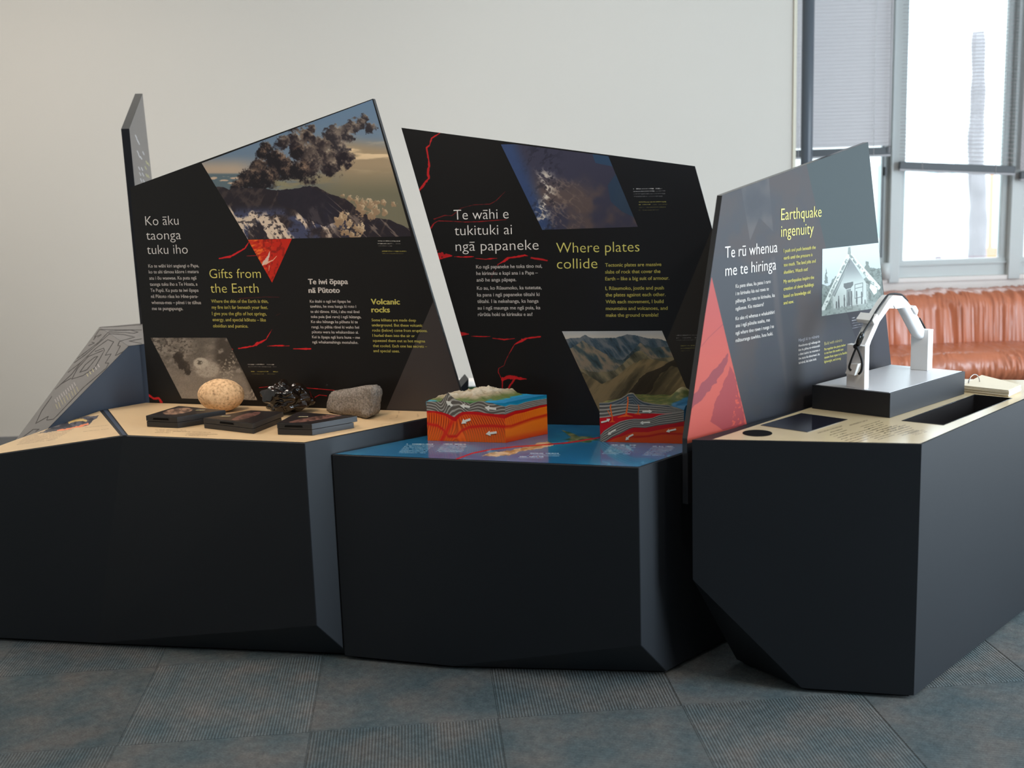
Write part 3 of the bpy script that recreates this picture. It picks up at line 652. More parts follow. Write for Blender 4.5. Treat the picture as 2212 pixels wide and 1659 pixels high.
def holed(name, outer, holes, z, m, parent):
    bm = bmesh.new(); es = []
    for lp in [outer] + holes:
        v = [bm.verts.new((p[0], p[1], z)) for p in lp]; es += [bm.edges.new((v[i], v[(i + 1) % len(v)])) for i in range(len(v))]
    bmesh.ops.triangle_fill(bm, use_beauty=True, use_dissolve=False, edges=es)
    for f in bm.faces:
        if f.normal.z < 0: f.normal_flip()
    me = bpy.data.meshes.new(name); bm.to_mesh(me); bm.free(); return link(name, me, m, parent)
holed('top_board', [ra, rb, rrc, rlc, rm], [trough], ZR, M['laminate'], PR)
tb = [up(p, ZR - .07) for p in trough]
geo('trough', [up(p, ZR) for p in trough] + tb, [[0, 1, 5, 4], [1, 2, 6, 5], [2, 3, 7, 6], [3, 0, 4, 7], [4, 5, 6, 7]], M['edge'], PR)
rim = [up(p, ZR + .001) for p in trough]
tube('trough_rim', rim, .0016, M['plastic'], PR, 6, closed=True)
def p_right(X, Y):
    I = np.ones(X.shape + (3,)) * c3(205, 184, 146); n = fbm(X, Y, 70, 22, 4, 12); I = I * (.95 + .08 * n[..., None])
    dk = c3(84, 72, 56); k = 0
    def para(xs, ys, n_, L, dx, dy, step=(8.2, 3.0), a=.75):
        nonlocal I, k
        for i in range(n_):
            x0 = xs + i * step[0]; y0 = ys + i * step[1]; l = L * (.7 + .3 * random.random()); k += 1
            I = scribble(I, X, Y, x0, y0, x0 + l, y0 - l * .30, 1.3, dk, 100 + k, a=a)
    I = scribble(I, X, Y, 1766, 936.5, 1819, 921, 3.0, c3(120, 105, 85), 91, a=.6); I = scribble(I, X, Y, 1834, 920, 1874, 908.5, 3.0, c3(120, 105, 85), 92, a=.6)
    para(1784, 938, 8, 40, 0, 0); para(1846, 937, 7, 44, 0, 0, (8.4, 2.3)); para(1858, 923, 7, 45, 0, 0, (8.6, 2.2)); para(1906, 929, 6, 44, 0, 0, (8.2, 2.6)); para(1955, 935, 5, 30, 0, 0, (5.5, 1.4), .5)
    return I
rp = inset([ra, rb, rrc, rlc, rm], .005)
rp[0] = rp[0] + unit(frd) * .045
o = holed('top_graphic', rp, [trough], ZR + .0012, None, PR)
rightP = Plane(ra, frd, np.cross(Z, unit(frd)))
tmp = print_sheet('tmp', rightP, None, p_right, None, 700, 0, .2, .9, pts3=[up(p, ZR) for p in rp]); st = np.array([rightP.st(p) for p in rp]); lo, hi = st.min(0), st.max(0)
me = o.data; me.materials.append(tmp.data.materials[0]); uv = me.uv_layers.new(name='UV')
for lp in me.loops:
    s_, t_ = rightP.st(np.array(me.vertices[lp.vertex_index].co)); uv.data[lp.index].uv = ((s_ - lo[0]) / (hi[0] - lo[0]), (t_ - lo[1]) / (hi[1] - lo[1]))
bpy.data.objects.remove(tmp)
scr = [pz(*q, ZR + .002) for q in ((1643, 918.5), (1744, 933.5), (1831, 906), (1731, 892.5))]
prism('screen', [up(p, ZR + .0005) for p in scr], [up(p, ZR + .0025) for p in scr], M['screen'], PR)
cc = pz(1636, 935.3, ZR + .002); rr_ = np.linalg.norm(pz(1668, 935.3, ZR) - pz(1604, 935.3, ZR)) / 2
zprism('round_hole_disc', [(cc[0] + rr_ * math.cos(2 * math.pi * i / 40), cc[1] + rr_ * math.sin(2 * math.pi * i / 40)) for i in range(40)], ZR + .0005, ZR + .0022, M['recess'], PR)  # flat dark disc standing in for the shade of a round hole

# ================================================================== INFORMATION PANELS
red = c3(205, 30, 34)
def paint_cracks(I, X, Y, data, ox, oy, sc):
    for w_, a, pts in data:
        q = [(ox + x / sc, oy + y / sc) for x, y in pts]; n = (fbm(X[:1], Y[:1], 5) * 0)
        I = mixc(I, red, line_m(X, Y, q, w_ / sc, .9, .9) * a)
    return I

def board(name, pl, corners, th, label, bottom=None):
    """board with its front face on the plane"""
    P = corners; B = [p - pl.n * th for p in P]; base = pl.at(pl.st(P[0])[0], 0)
    r = empty(name, (float(np.mean([p[0] for p in P])), float(np.mean([p[1] for p in P])), float(min(p[2] for p in P))), label, 'information panel', 'standing information panels')
    prism('board', B, P, M['board'], r, .0008, 1)
    return r

# ---------- panel A (volcano)
plA = vplane((316, 870), (920, 889), ZL)
plA = Plane(plA.O - plA.n * .002, plA.e1, Z)
A_tl, A_tr = plA.px(281, 405), plA.px(806, 213); A_bl = up(A_tl, .65); A_bl = A_bl + plA.e1 * 0; sA = plA.st(plA.px(995, 847)); sT = plA.st(A_tr)
k = (sA[0] - sT[0]) / (sA[1] - sT[1]); zb = .65 - plA.O[2]; A_br = plA.at(sT[0] + k * (zb - sT[1]), zb)
PA = board('information_panel', plA, [A_bl, A_br, A_tr, A_tl], .016, 'black panel titled Gifts from the Earth with a volcano eruption photograph')
def p_A(X, Y):
    I = np.ones(X.shape + (3,)) * c3(20, 17, 15)
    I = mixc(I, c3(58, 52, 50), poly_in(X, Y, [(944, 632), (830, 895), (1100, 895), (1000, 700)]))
    I = paint_cracks(I, X, Y, [([14, 18, 14, 14, 8], .95, [(1070, 712), (1200, 690), (1290, 640), (1380, 590), (1420, 520)]), (7, .7, [(1400, 680), (1520, 675)]), (5, .4, [(1300, 1190), (1450, 1178), (1620, 1170), (1790, 1172)]), (5, .6, [(1640, 1650), (1700, 1560)]), (4, .5, [(1750, 1390), (1800, 1365)])][1:], 280, 430, 5.53)
    for pts, w_ in (([(473.5, 558.5), (497, 554.5), (513, 545.5), (529.5, 536.5), (536.8, 524)], [2.5, 4.5, 4, 3, 1.5]),
                    ([(497, 752), (502.5, 755)], [4, 2]), ([(515.5, 752.8), (546, 747.7), (557.5, 742), (574.8, 733.3), (585, 716)], [2, 4, 6, 2.5, 1]), ([(577.8, 747.7), (605, 746), (615, 746)], [1, 3, 1]),
                    ([(316.6, 850.5), (333, 861.3), (343.4, 860), (349, 869)], [5, 3.5, 4.5, 6]), ([(560, 837.5), (588, 834)], 1), ([(634, 753.5), (671, 753.5)], [2, 4]), ([(641, 836), (722, 843)], [1, 1.4]), ([(677, 860), (690, 853), (706, 855)], 1.2), ([(625, 747), (600, 748)], 1.2)):
        I = mixc(I, red, line_m(X, Y, pts, w_, .9, .7))
    for (x0, y0, x1, c, sd, a) in ((816, 520.5, 865, 0, 1, .9), (816, 526, 843, 0, 2, .9), (843, 526, 865, 0, 2, .4), (817, 531, 847, 0, 3, .4), (825, 542.5, 879, 1, 4, .8), (825, 547.5, 872, 1, 5, .4),
                                   (535, 787, 592, 0, 6, .9), (536, 792, 597, 0, 7, .45), (542.5, 802.5, 601, 1, 8, .8), (544, 807.5, 595, 1, 9, .4)):
        I = scribble(I, X, Y, x0, y0, x1, y0 + .4, 1.8, c3(190, 185, 175) if c == 0 else c3(180, 168, 80), sd, a=a)
    return I
print_sheet('printed_face', plA, None, p_A, PA, 1000, .0004, .38, .35, pts3=[A_bl, A_br, A_tr, A_tl])
def p_volcano(X, Y):
    sky = c3(104, 130, 156); t = sst(230, 400, Y + (X - 600) * .18)
    I = np.ones(X.shape + (3,)) * sky; I = mixc(I, c3(122, 136, 150), t); I = mixc(I, c3(190, 168, 145), sst(330, 368, Y) * sst(600, 500, X))
    I = mixc(I, c3(96, 112, 118), sst(372, 378, Y) * sst(620, 560, X))
    n = fbm(X, Y, 22, 5, 4, 31); I = mixc(I, c3(205, 178, 152), sst(.52, .66, n) * sst(378, 384, Y) * sst(590, 540, X))
    # hazy right sky with streaks
    n2 = fbm(X + Y * .3, Y, 70, 12, 5, 33); r = sst(640, 760, X) * sst(285, 325, Y + (X - 760) * -.12)
    I = mixc(I, c3(168, 146, 116), r); I = mixc(I, c3(236, 206, 164), r * sst(.5, .72, n2) * sst(385, 330, Y)); I = mixc(I, c3(108, 106, 86), sst(350, 425, Y) * sst(560, 660, X) * .85)
    I = mixc(I, c3(150, 132, 96), sst(.5, .75, fbm(X, Y, 50, 14, 3, 37)) * sst(360, 385, Y) * sst(420, 395, Y) * sst(580, 640, X) * .6)
    dk, lt = c3(46, 36, 42), c3(196, 152, 124)
    I = blobs(I, X, Y, [(788, 255, 10), (778, 266, 14), (762, 275, 18), (745, 290, 24), (725, 283, 18), (718, 300, 26), (800, 275, 14), (735, 320, 26)], c3(48, 42, 46), c3(206, 184, 158), ns=12, seed=41, nz=.9)
    I = blobs(I, X, Y, [(672, 280, 14), (655, 292, 20), (640, 300, 24), (668, 296, 16), (612, 308, 20), (690, 318, 30), (705, 345, 32), (715, 362, 26), (660, 330, 30), (670, 360, 36), (640, 320, 22), (745, 345, 22), (752, 340, 16)], dk * .8, c3(200, 178, 150), ns=12, seed=43, nz=.8)
    I = blobs(I, X, Y, [(640, 330, 16), (646, 324, 13), (600, 352, 30), (618, 368, 26), (650, 368, 26), (573, 320, 15), (565, 332, 14), (595, 340, 22), (606, 348, 18), (560, 358, 18), (552, 362, 16), (566, 372, 16), (612, 372, 12), (545, 380, 22), (530, 390, 20), (515, 397, 14), (508, 405, 12), (560, 392, 28), (580, 385, 26)], c3(28, 22, 26), c3(178, 146, 118), ns=7, seed=47, nz=.55)
    I = mixc(I, c3(150, 140, 100), sst(.45, .7, fbm(X, Y, 30, 10, 3, 48)) * sst(585, 600, X) * sst(660, 620, X) * sst(383, 390, Y) * sst(412, 404, Y) * .7)
    # mountain
    rid = [(440, 398), (495, 408), (520, 405), (560, 406), (595, 411), (640, 408), (655, 404), (668, 402), (688, 405), (715, 420), (745, 430), (775, 452), (800, 470), (840, 474), (890, 497), (900, 560), (430, 560)]
    n3 = fbm(X, Y, 9, 9, 4, 51); mm = poly_in(X, Y + 5 * (n3 - .5), rid); m = c3(40, 33, 38) * np.ones(I.shape)
    rg = ridge(X * .9 + Y * .5, Y * .35 - X * .25, 20, 14, 4, 53)
    m = mixc(m, c3(84, 70, 64), sst(.62, .85, rg) * .6)
    m = mixc(m, c3(66, 70, 96), sst(.45, .6, fbm(X, Y, 40, 30, 3, 56)) * sst(440, 465, Y) * sst(470, 490, X) * sst(790, 700, X))
    sn = ridge(X - Y * .55, Y * .35, 26, 20, 5, 57)
    edge = Y - (446 + 8 * np.sin(X / 17.0) + (X - 500) * .08 + 90 * (fbm(X, Y, 26, 60, 3, 58) - .5))
    m = mixc(m, c3(214, 194, 172), sst(.60, .74, sn) * sst(-2, 14, edge) * sst(745, 700, X))
    m = mixc(m, c3(40, 36, 44), sst(.6, .66, fbm(X, Y, 6, 5, 3, 66)) * sst(440, 460, Y) * .75)
    m = mixc(m, c3(36, 32, 42), poly_in(X + 8 * (n3 - .5), Y, [(600, 412), (668, 402), (720, 425), (745, 470), (700, 490), (655, 470), (640, 455), (600, 440)]) * .85)
    m = mixc(m, c3(150, 132, 118), sst(.80, .9, ridge(X * .8 - Y * .9, Y * .3, 12, 12, 3, 69)) * sst(690, 740, X) * .6)
    I = I * (1 - mm[..., None]) + m * mm[..., None]
    I = blobs(I, X, Y, [(742, 422, 5), (755, 428, 8), (770, 434, 10), (785, 440, 11), (800, 446, 11), (792, 436, 8), (815, 436, 8), (828, 438, 7), (850, 442, 6), (780, 452, 12), (800, 462, 12), (812, 455, 10), (745, 470, 12), (735, 478, 12), (752, 486, 13), (770, 492, 12), (748, 498, 12), (780, 500, 10), (775, 510, 9), (760, 508, 8), (725, 473, 6), (832, 460, 6)], c3(150, 124, 96), c3(248, 226, 188), ns=9, seed=71, nz=1.6)
    return I
print_sheet('volcano_photograph', plA, [(436, 352.5), (535.5, 517), (889, 510.5), (804.5, 215.5)], p_volcano, PA, 1250, .0009, .35, .4)
def p_lava(X, Y):
    n = fbm(X - Y * .5, Y + X * .4, 14, 5, 5, 81); I = mixc(np.ones(X.shape + (3,)) * c3(190, 34, 14), c3(235, 110, 40), sst(.45, .75, n) * sst(600, 560, X)); I = mixc(I, c3(120, 20, 10), sst(.55, .75, fbm(X, Y, 6, 8, 4, 83)) * .7)
    I = mixc(I, c3(220, 190, 175), line_m(X, Y, [(566, 573), (574, 565), (580, 555), (583, 543)], [4, 9, 4, 1], jit=.8)); I = mixc(I, c3(230, 180, 150), line_m(X, Y, [(572, 570), (590, 562), (598, 553)], [3, 2, 1], jit=.8))
    I = mixc(I, c3(220, 150, 120), line_m(X, Y, [(581, 585), (582, 574)], [1, 2])); return I
print_sheet('lava_photograph', plA, [(535.5, 518), (588, 610.5), (631, 515.5)], p_lava, PA, 1400, .0009, .35, .4)
def p_crater(X, Y):
    n = fbm(X, Y, 14, 10, 5, 91); g = fbm(X, Y, 4, 3, 4, 92)
    I = mixc(np.ones(X.shape + (3,)) * c3(146, 136, 124), c3(112, 103, 93), sst(.35, .65, n)); I = mixc(I, c3(72, 64, 56), sst(.52, .66, g) * sst(470, 400, X) * sst(790, 750, Y) * .8)
    I = mixc(I, c3(132, 122, 110), sst(792, 815, Y) * .75)
    I = blobs(I, X, Y, [(386, 772, 15), (396, 790, 14), (405, 800, 9)], c3(58, 50, 42), c3(96, 86, 74), ns=8, seed=93, nz=.8); I = mixc(I, c3(100, 92, 82), np.exp(-((X - 432) / 22) ** 2 - ((Y - 742) / 26) ** 2) * .8)
    sh = sst(455, 475, X + (Y - 760) * .1) * sst(812, 775, Y - (X - 470) * .25) * sst(.2, .45, n); I = mixc(I, c3(66, 58, 50), sh * .85); I = mixc(I, c3(60, 52, 44), sst(505, 520, X - (Y - 760) * .35) * .75)
    rr = np.hypot((X - 448) / 30, (Y - 798) / 20) + .25 * (g - .5); I = mixc(I, c3(168, 158, 144), sst(1.1, .7, rr)); I = mixc(I, c3(120, 110, 98), sst(.55, .75, fbm(X, Y, 3, 2, 3, 97)) * sst(1.1, .7, rr) * .5)
    r2 = np.hypot((X - 434) / 17, (Y - 784) / 12) + .12 * (g - .5); I = mixc(I, c3(184, 175, 160), sst(1.1, .8, r2)); d = np.hypot((X - 431) / 8, (Y - 783) / 6); I = mixc(I, c3(92, 84, 74), sst(1.1, .5, d) * sst(.3, .55, fbm(X, Y, 3, 3, 2, 104)))
    rk = sst(.48, .62, g) * poly_in(X + 8 * (n - .5), Y + 8 * (g - .5), [(488, 780), (508, 752), (516, 770), (500, 800), (508, 822), (490, 830), (474, 808)]); I = mixc(I, c3(164, 154, 138), rk * .85)
    I = mixc(I, c3(150, 140, 126), poly_in(X, Y + 8 * (g - .5), [(525, 850), (545, 842), (560, 866), (520, 866)]) * sst(.4, .6, g))
    return I * (.92 + .16 * fbm(X, Y, 1.6, 1.6, 2, 105)[..., None])
print_sheet('crater_photograph', plA, [(325.5, 729.5), (393, 860.5), (556.5, 864.5), (489.5, 729.5)], p_crater, PA, 1250, .0009, .35, .4)
LT, BD, HB = -.010, .035, .07
text_block('title_text', plA, [("Ko āku", 315.3, 487, 386.7), ("taonga", 317, 518, 391.8), ("tuku iho", 318.9, 549, 406.6)], 20, M['white_text'], PA, LT)
text_block('title_text', plA, [("Gifts from", 453.6, 601, 564.3), ("the Earth", 455.8, 632.3, 559.4)], 20, M['yellow_text'], PA, LT)
text_block('body_text', plA, [("Ko te wāhi kiri angiangi o Papa,", 321.2, 578, 430.5), ("ko te ahi tāmou kāore i matara", 322, 590.6, 430), ("atu i ōu waewae. Ka puta ngā", 323.4, 604, 425.2), ("taonga tuku iho a Te Hoata, a", 324.5, 617.2, 427.4), ("Te Pupū. Ka puta te iwi ōpapa", 325.8, 630.4, 429.7), ("nā Pūtoto rāua ko Hine-para-", 327, 643.4, 428.6), ("whenua-mea – pēnei i te tūhua", 328.1, 656.6, 435.2), ("me te pungapunga.", 329.2, 669.6, 396.3)], 7, M['white_text'], PA, BD)
text_block('body_text', plA, [("Where the skin of the Earth is thin,", 456.9, 653.9, 580.2), ("my fire isn't far beneath your feet.", 458.1, 666.9, 579.3), ("I give you the gifts of hot springs,", 458.7, 680.5, 576.6), ("energy, and special kōhatu – like", 459.9, 693.6, 575.1), ("obsidian and pumice.", 460.8, 707, 536.8)], 7, M['yellow_text'], PA, BD)
text_block('heading_text', plA, [("Te iwi ōpapa", 666.2, 613.8, 752.5), ("nā Pūtoto", 667.1, 632.3, 734.9)], 11.2, M['white_text'], PA, HB)
text_block('body_text', plA, [("Ko ētahi o ngā iwi ōpapa he", 669.8, 653.6, 757.9), ("tawhito, he mea hanga ki roto i", 670.4, 664.4, 769.8), ("te ahi tāmou. Kāti, i ahu mai ēnei", 671.3, 675.7, 777.1), ("toka puia (kei raro) i ngā hūtanga.", 672, 686.7, 781), ("Ko aku hūtanga ka pōhutu ki te", 672.7, 697.5, 773.3), ("rangi, ka pēhia rānei ki waho hei", 673.6, 708.8, 776.5), ("pūtoto wera ka whakamātao ai.", 674.4, 719.6, 775.3), ("Kei ia ōpapa ngā kura huna – me", 674.7, 730.5, 778), ("ngā whakamahinga motuhake.", 675.4, 741.3, 774.4)], 5.8, M['white_text'], PA, BD)
text_block('heading_text', plA, [("Volcanic", 801.8, 657.2, 864.6), ("rocks", 802.7, 674.4, 842.9)], 11.5, M['yellow_text'], PA, HB)
text_block('body_text', plA, [("Some kōhatu are made deep", 803.3, 693.9, 899), ("underground. But these volcanic", 804, 704.8, 913), ("rocks (below) come from eruptions.", 804.7, 716, 923.9), ("I hurled them into the air or", 805.1, 727.2, 896.8), ("squeezed them out as hot magma", 805.8, 738.2, 919), ("that cooled. Each one has secrets –", 806.2, 749.4, 923), ("and special uses.", 807.1, 760.3, 863.9)], 5.8, M['yellow_text'], PA, BD)

# ---------- panel B (plates)
plB = vplane((1183, 917), (1295, 919), ZM); plB = Plane(plB.O - plB.n * .002, plB.e1, Z)
B_tl, B_tr = plB.px(867, 276), plB.px(1501, 359)
def down(pl, top, pxy, z):
    s0 = pl.st(top); s1 = pl.st(pl.px(*pxy)); k = (s1[0] - s0[0]) / (s1[1] - s0[1]); zb = z - pl.O[2]; return pl.at(s0[0] + k * (zb - s0[1]), zb)
B_bl, B_br = down(plB, B_tl, (1018, 800), .42), down(plB, B_tr, (1540, 500), .42)
PB = board('information_panel', plB, [B_bl, B_br, B_tr, B_tl], .014, 'black panel titled Where plates collide with a satellite view and a mountain valley')
def p_B(X, Y):
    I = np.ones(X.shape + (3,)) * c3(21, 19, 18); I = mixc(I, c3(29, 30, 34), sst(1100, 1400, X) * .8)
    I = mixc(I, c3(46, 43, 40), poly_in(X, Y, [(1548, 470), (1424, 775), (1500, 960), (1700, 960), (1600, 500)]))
    a = lambda L: [(860 + x / 5.53, 260 + y / 5.53) for x, y in L]; b = lambda L: [(900 + x / 5.53, 520 + y / 5.53) for x, y in L]; c = lambda L: [(860 + x / 5.53, 760 + y / 5.53) for x, y in L]
    for pts, w_, al in ((a([(500, 150), (400, 215), (375, 300), (340, 325), (365, 480), (370, 540), (355, 640), (370, 690), (330, 740), (260, 830)]), [2, 3, 2.5, 3, 3, 5, 6, 5, 5, 4], .9),
                        (a([(390, 1290), (430, 1230), (480, 1200), (640, 1205), (800, 1215), (950, 1210), (1100, 1200), (1290, 1185)]), [3, 3, 1.5, 1.2, 1.2, 1.5, 1.5, 1], .75),
                        (a([(430, 1180), (560, 1135), (640, 1140), (690, 1100), (750, 1050), (900, 1010), (1100, 1000), (1170, 960), (1280, 850)]), [3, 2, 1.5, 1.5, 1, 1, 1.3, 1.5, 1], .5),
                        (b([(250, 170), (420, 180)]), [14, 3], .85), (b([(265, 215), (420, 180)]), [4, 2], .85), (b([(450, 190), (560, 195), (680, 190)]), [1, 4, 1.5], .95), (b([(700, 210), (820, 222), (890, 214), (960, 210)]), [1, 2, 3, 1], .9),
                        (b([(970, 285), (1050, 240), (1090, 205), (1180, 195), (1290, 175), (1330, 182)]), [1.5, 4, 6, 4, 4, 1], .95), (b([(1370, 205), (1560, 235)]), [4, 3], .85), (b([(970, 290), (930, 360), (890, 440)]), 1.2, .5),
                        (b([(510, 1080), (540, 1115), (620, 1115)]), [3, 9, 2], .85), (b([(650, 1140), (760, 1145), (880, 1143)]), [1, 3, 1], .9), (b([(910, 1165), (1050, 1180), (1170, 1168)]), [2, 3, 1], .85),
                        (b([(1170, 1240), (1260, 1190), (1320, 1165), (1480, 1145)]), [2, 6, 4, 2.5], .95), (b([(1170, 1240), (1110, 1340), (1060, 1440), (1045, 1490), (980, 1525), (975, 1570), (1010, 1640)]), [2, 1.5, 1, 1, 1.5, 1.5, 1.5], .8),
                        (c([(1245, 330), (1300, 305), (1400, 310), (1530, 325)]), [6, 7, 8, 2], .9), (c([(1245, 330), (1245, 440)]), [3, 2], .8), (c([(1395, 320), (1340, 400), (1300, 470)]), [5, 5, 3], .85)):
        I = mixc(I, red, line_m(X, Y, pts, w_, .9, .8) * al)
    k = 0
    for (x0, y0, x1, col, al) in ((1368, 408, 1430, 0, .9), (1368, 413.5, 1413, 0, .9), (1413, 413, 1437, 0, .4), (1369, 419, 1437, 0, .4), (1369, 424.5, 1431, 0, .4), (1380, 436.5, 1439, 1, .8), (1380, 442, 1410, 1, .8), (1410, 442, 1441, 1, .35), (1380, 448, 1438, 1, .35), (1380, 454, 1423, 1, .35),
                                  (1461, 724.5, 1506, 0, .5), (1461, 730, 1506, 0, .5), (1461, 735, 1506, 0, .25), (1470, 747, 1502, 1, .45), (1470, 752.5, 1500, 1, .45), (1470, 758, 1490, 1, .2)):
        k += 1; I = scribble(I, X, Y, x0, y0, x1, y0 - .8, 1.8, c3(196, 196, 196) if col == 0 else c3(190, 180, 90), 200 + k, a=al)
    return I
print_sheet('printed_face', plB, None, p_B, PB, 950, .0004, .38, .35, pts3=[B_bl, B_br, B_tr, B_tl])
def p_sat(X, Y):
    n = fbm(X, Y, 60, 60, 4, 121); I = mixc(np.ones(X.shape + (3,)) * c3(62, 60, 76), c3(92, 78, 76), sst(.4, .65, n) * sst(360, 420, Y)); I = mixc(I, c3(56, 72, 108), sst(1130, 1095, X - (Y - 312) * .45))
    I = mixc(I, c3(50, 74, 100), poly_in(X + 10 * (n - .5), Y, [(1275, 320), (1285, 352), (1330, 362), (1322, 330)]) * .9); I = mixc(I, c3(48, 66, 86), poly_in(X + 8 * (n - .5), Y, [(1330, 375), (1312, 400), (1318, 435), (1345, 458), (1375, 472), (1365, 440)]) * .9)
    rg = ridge(X + Y * .5, Y - X * .7, 16, 10, 5, 123); axis = np.abs(X - (1178 + 8 * np.sin((Y - 380) / 20))); m = np.exp(-(axis / 16) ** 2) * sst(355, 385, Y) * sst(500, 470, Y)
    I = mixc(I, c3(214, 202, 186), sst(.6, .85, rg) * m * 1.1); I = mixc(I, c3(150, 128, 112), sst(.65, .85, rg) * sst(1180, 1200, X) * sst(1290, 1210, X) * sst(380, 400, Y) * .45)
    I = mixc(I, c3(36, 36, 48), sst(.55, .7, fbm(X + Y, Y - X, 8, 14, 4, 126)) * np.exp(-((axis - 10) / 26) ** 2) * .6)
    return I
print_sheet('satellite_photograph', plB, [(1082, 312), (1171.5, 496.5), (1378, 490), (1314, 337.3), (1112, 311.5)], p_sat, PB, 1200, .0009, .35, .4)
def p_valley(X, Y):
    I = mixc(np.ones(X.shape + (3,)) * c3(172, 172, 172), c3(196, 186, 172), sst(715, 735, Y))
    def layer(I, pts, col, hi, ns, sd, lx=1.0):
        n = fbm(X, Y, 8, 6, 3, sd); m = poly_in(X, Y + 4 * (n - .5), pts + [(1600, 1000), (1150, 1000)]); rg = ridge(X * lx - Y * .75, Y * .45 + X * .1, ns, ns, 4, sd + 1)
        c = np.ones(I.shape) * col; c = mixc(c, hi, sst(.5, .85, rg)); c = mixc(c, np.asarray(col) * .6, sst(.5, .3, rg) * .7); return I * (1 - m[..., None]) + c * m[..., None]
    I = layer(I, [(1150, 735), (1225, 732), (1250, 730), (1264, 724), (1280, 731), (1300, 730), (1330, 730), (1355, 722), (1370, 724), (1395, 729), (1420, 731), (1450, 740), (1600, 745)], c3(62, 80, 92), c3(104, 108, 112), 14, 131)
    I = layer(I, [(1150, 760), (1235, 752), (1258, 735), (1275, 745), (1300, 760), (1330, 775), (1345, 778), (1365, 760), (1383, 740), (1410, 752), (1440, 748), (1600, 760)], c3(60, 76, 80), c3(132, 118, 100), 20, 135)
    I = layer(I, [(1150, 780), (1245, 795), (1290, 805), (1330, 800), (1370, 762), (1383, 757), (1410, 775), (1450, 770), (1600, 770)], c3(84, 82, 66), c3(132, 120, 92), 24, 139)
    I = layer(I, [(1150, 800), (1262, 805), (1300, 830), (1330, 815), (1360, 790), (1390, 775), (1430, 780), (1600, 800)], c3(92, 82, 60), c3(130, 112, 80), 30, 143, -1.0)
    I = mixc(I, c3(44, 38, 30), poly_in(X + 10 * (fbm(X, Y, 16, 12, 3, 147) - .5), Y, [(1370, 830), (1395, 805), (1425, 795), (1455, 775), (1470, 770), (1490, 800), (1450, 790), (1425, 810), (1405, 845), (1390, 855), (1345, 870), (1355, 850)]) * .85)
    return I
print_sheet('valley_photograph', plB, [(1214, 715.5), (1313, 928), (1519, 922), (1430, 714.5)], p_valley, PB, 1200, .0009, .35, .4)
text_block('title_text', plB, [("Te wāhi e", 980.8, 474.8, 1099), ("tukituki ai", 982.6, 508.5, 1106.3), ("ngā papaneke", 984.8, 542.4, 1163.8)], 21.7, M['white_text'], PB, LT)
text_block('title_text', plB, [("Where plates", 1202, 546.3, 1381.5), ("collide", 1203.4, 580.6, 1290.6)], 22, M['yellow_text'], PB, LT)
text_block('body_text', plB, [("Ko ngā papaneke he toka tino nui,", 1028.8, 580, 1171.3), ("he kirinuku e kapi ana i a Papa –", 1029.3, 594.1, 1162.2), ("anō he anga pāpapa.", 1029.8, 608.2, 1115.7), ("Ko au, ko Rūaumoko, ka tutetute,", 1030.6, 625.8, 1170.3), ("ka pana i ngā papaneke tētahi ki", 1030.9, 640.3, 1165.8), ("tētahi. I ia nekehanga, ka hanga", 1031.5, 654.4, 1163.7), ("au i ngā maunga me ngā puia, ka", 1032, 668.6, 1167.6), ("rūrūtia hoki te kirinuku e au!", 1032.7, 682.7, 1150.5)], 7.4, M['white_text'], PB, BD)
text_block('body_text', plB, [("Tectonic plates are massive", 1307.3, 576.1, 1428.8), ("slabs of rock that cover the", 1307.3, 590.9, 1426.7), ("Earth – like a big suit of armour.", 1307.6, 605.6, 1445.9), ("I, Rūaumoko, jostle and push", 1308, 626.3, 1434.3), ("the plates against each other.", 1308.2, 640.4, 1437.8), ("With each movement, I build", 1308.5, 655.3, 1433.5), ("mountains and volcanoes, and", 1308.8, 669.7, 1442.3), ("make the ground tremble!", 1309, 684.2, 1422.3)], 7.4, M['yellow_text'], PB, BD)

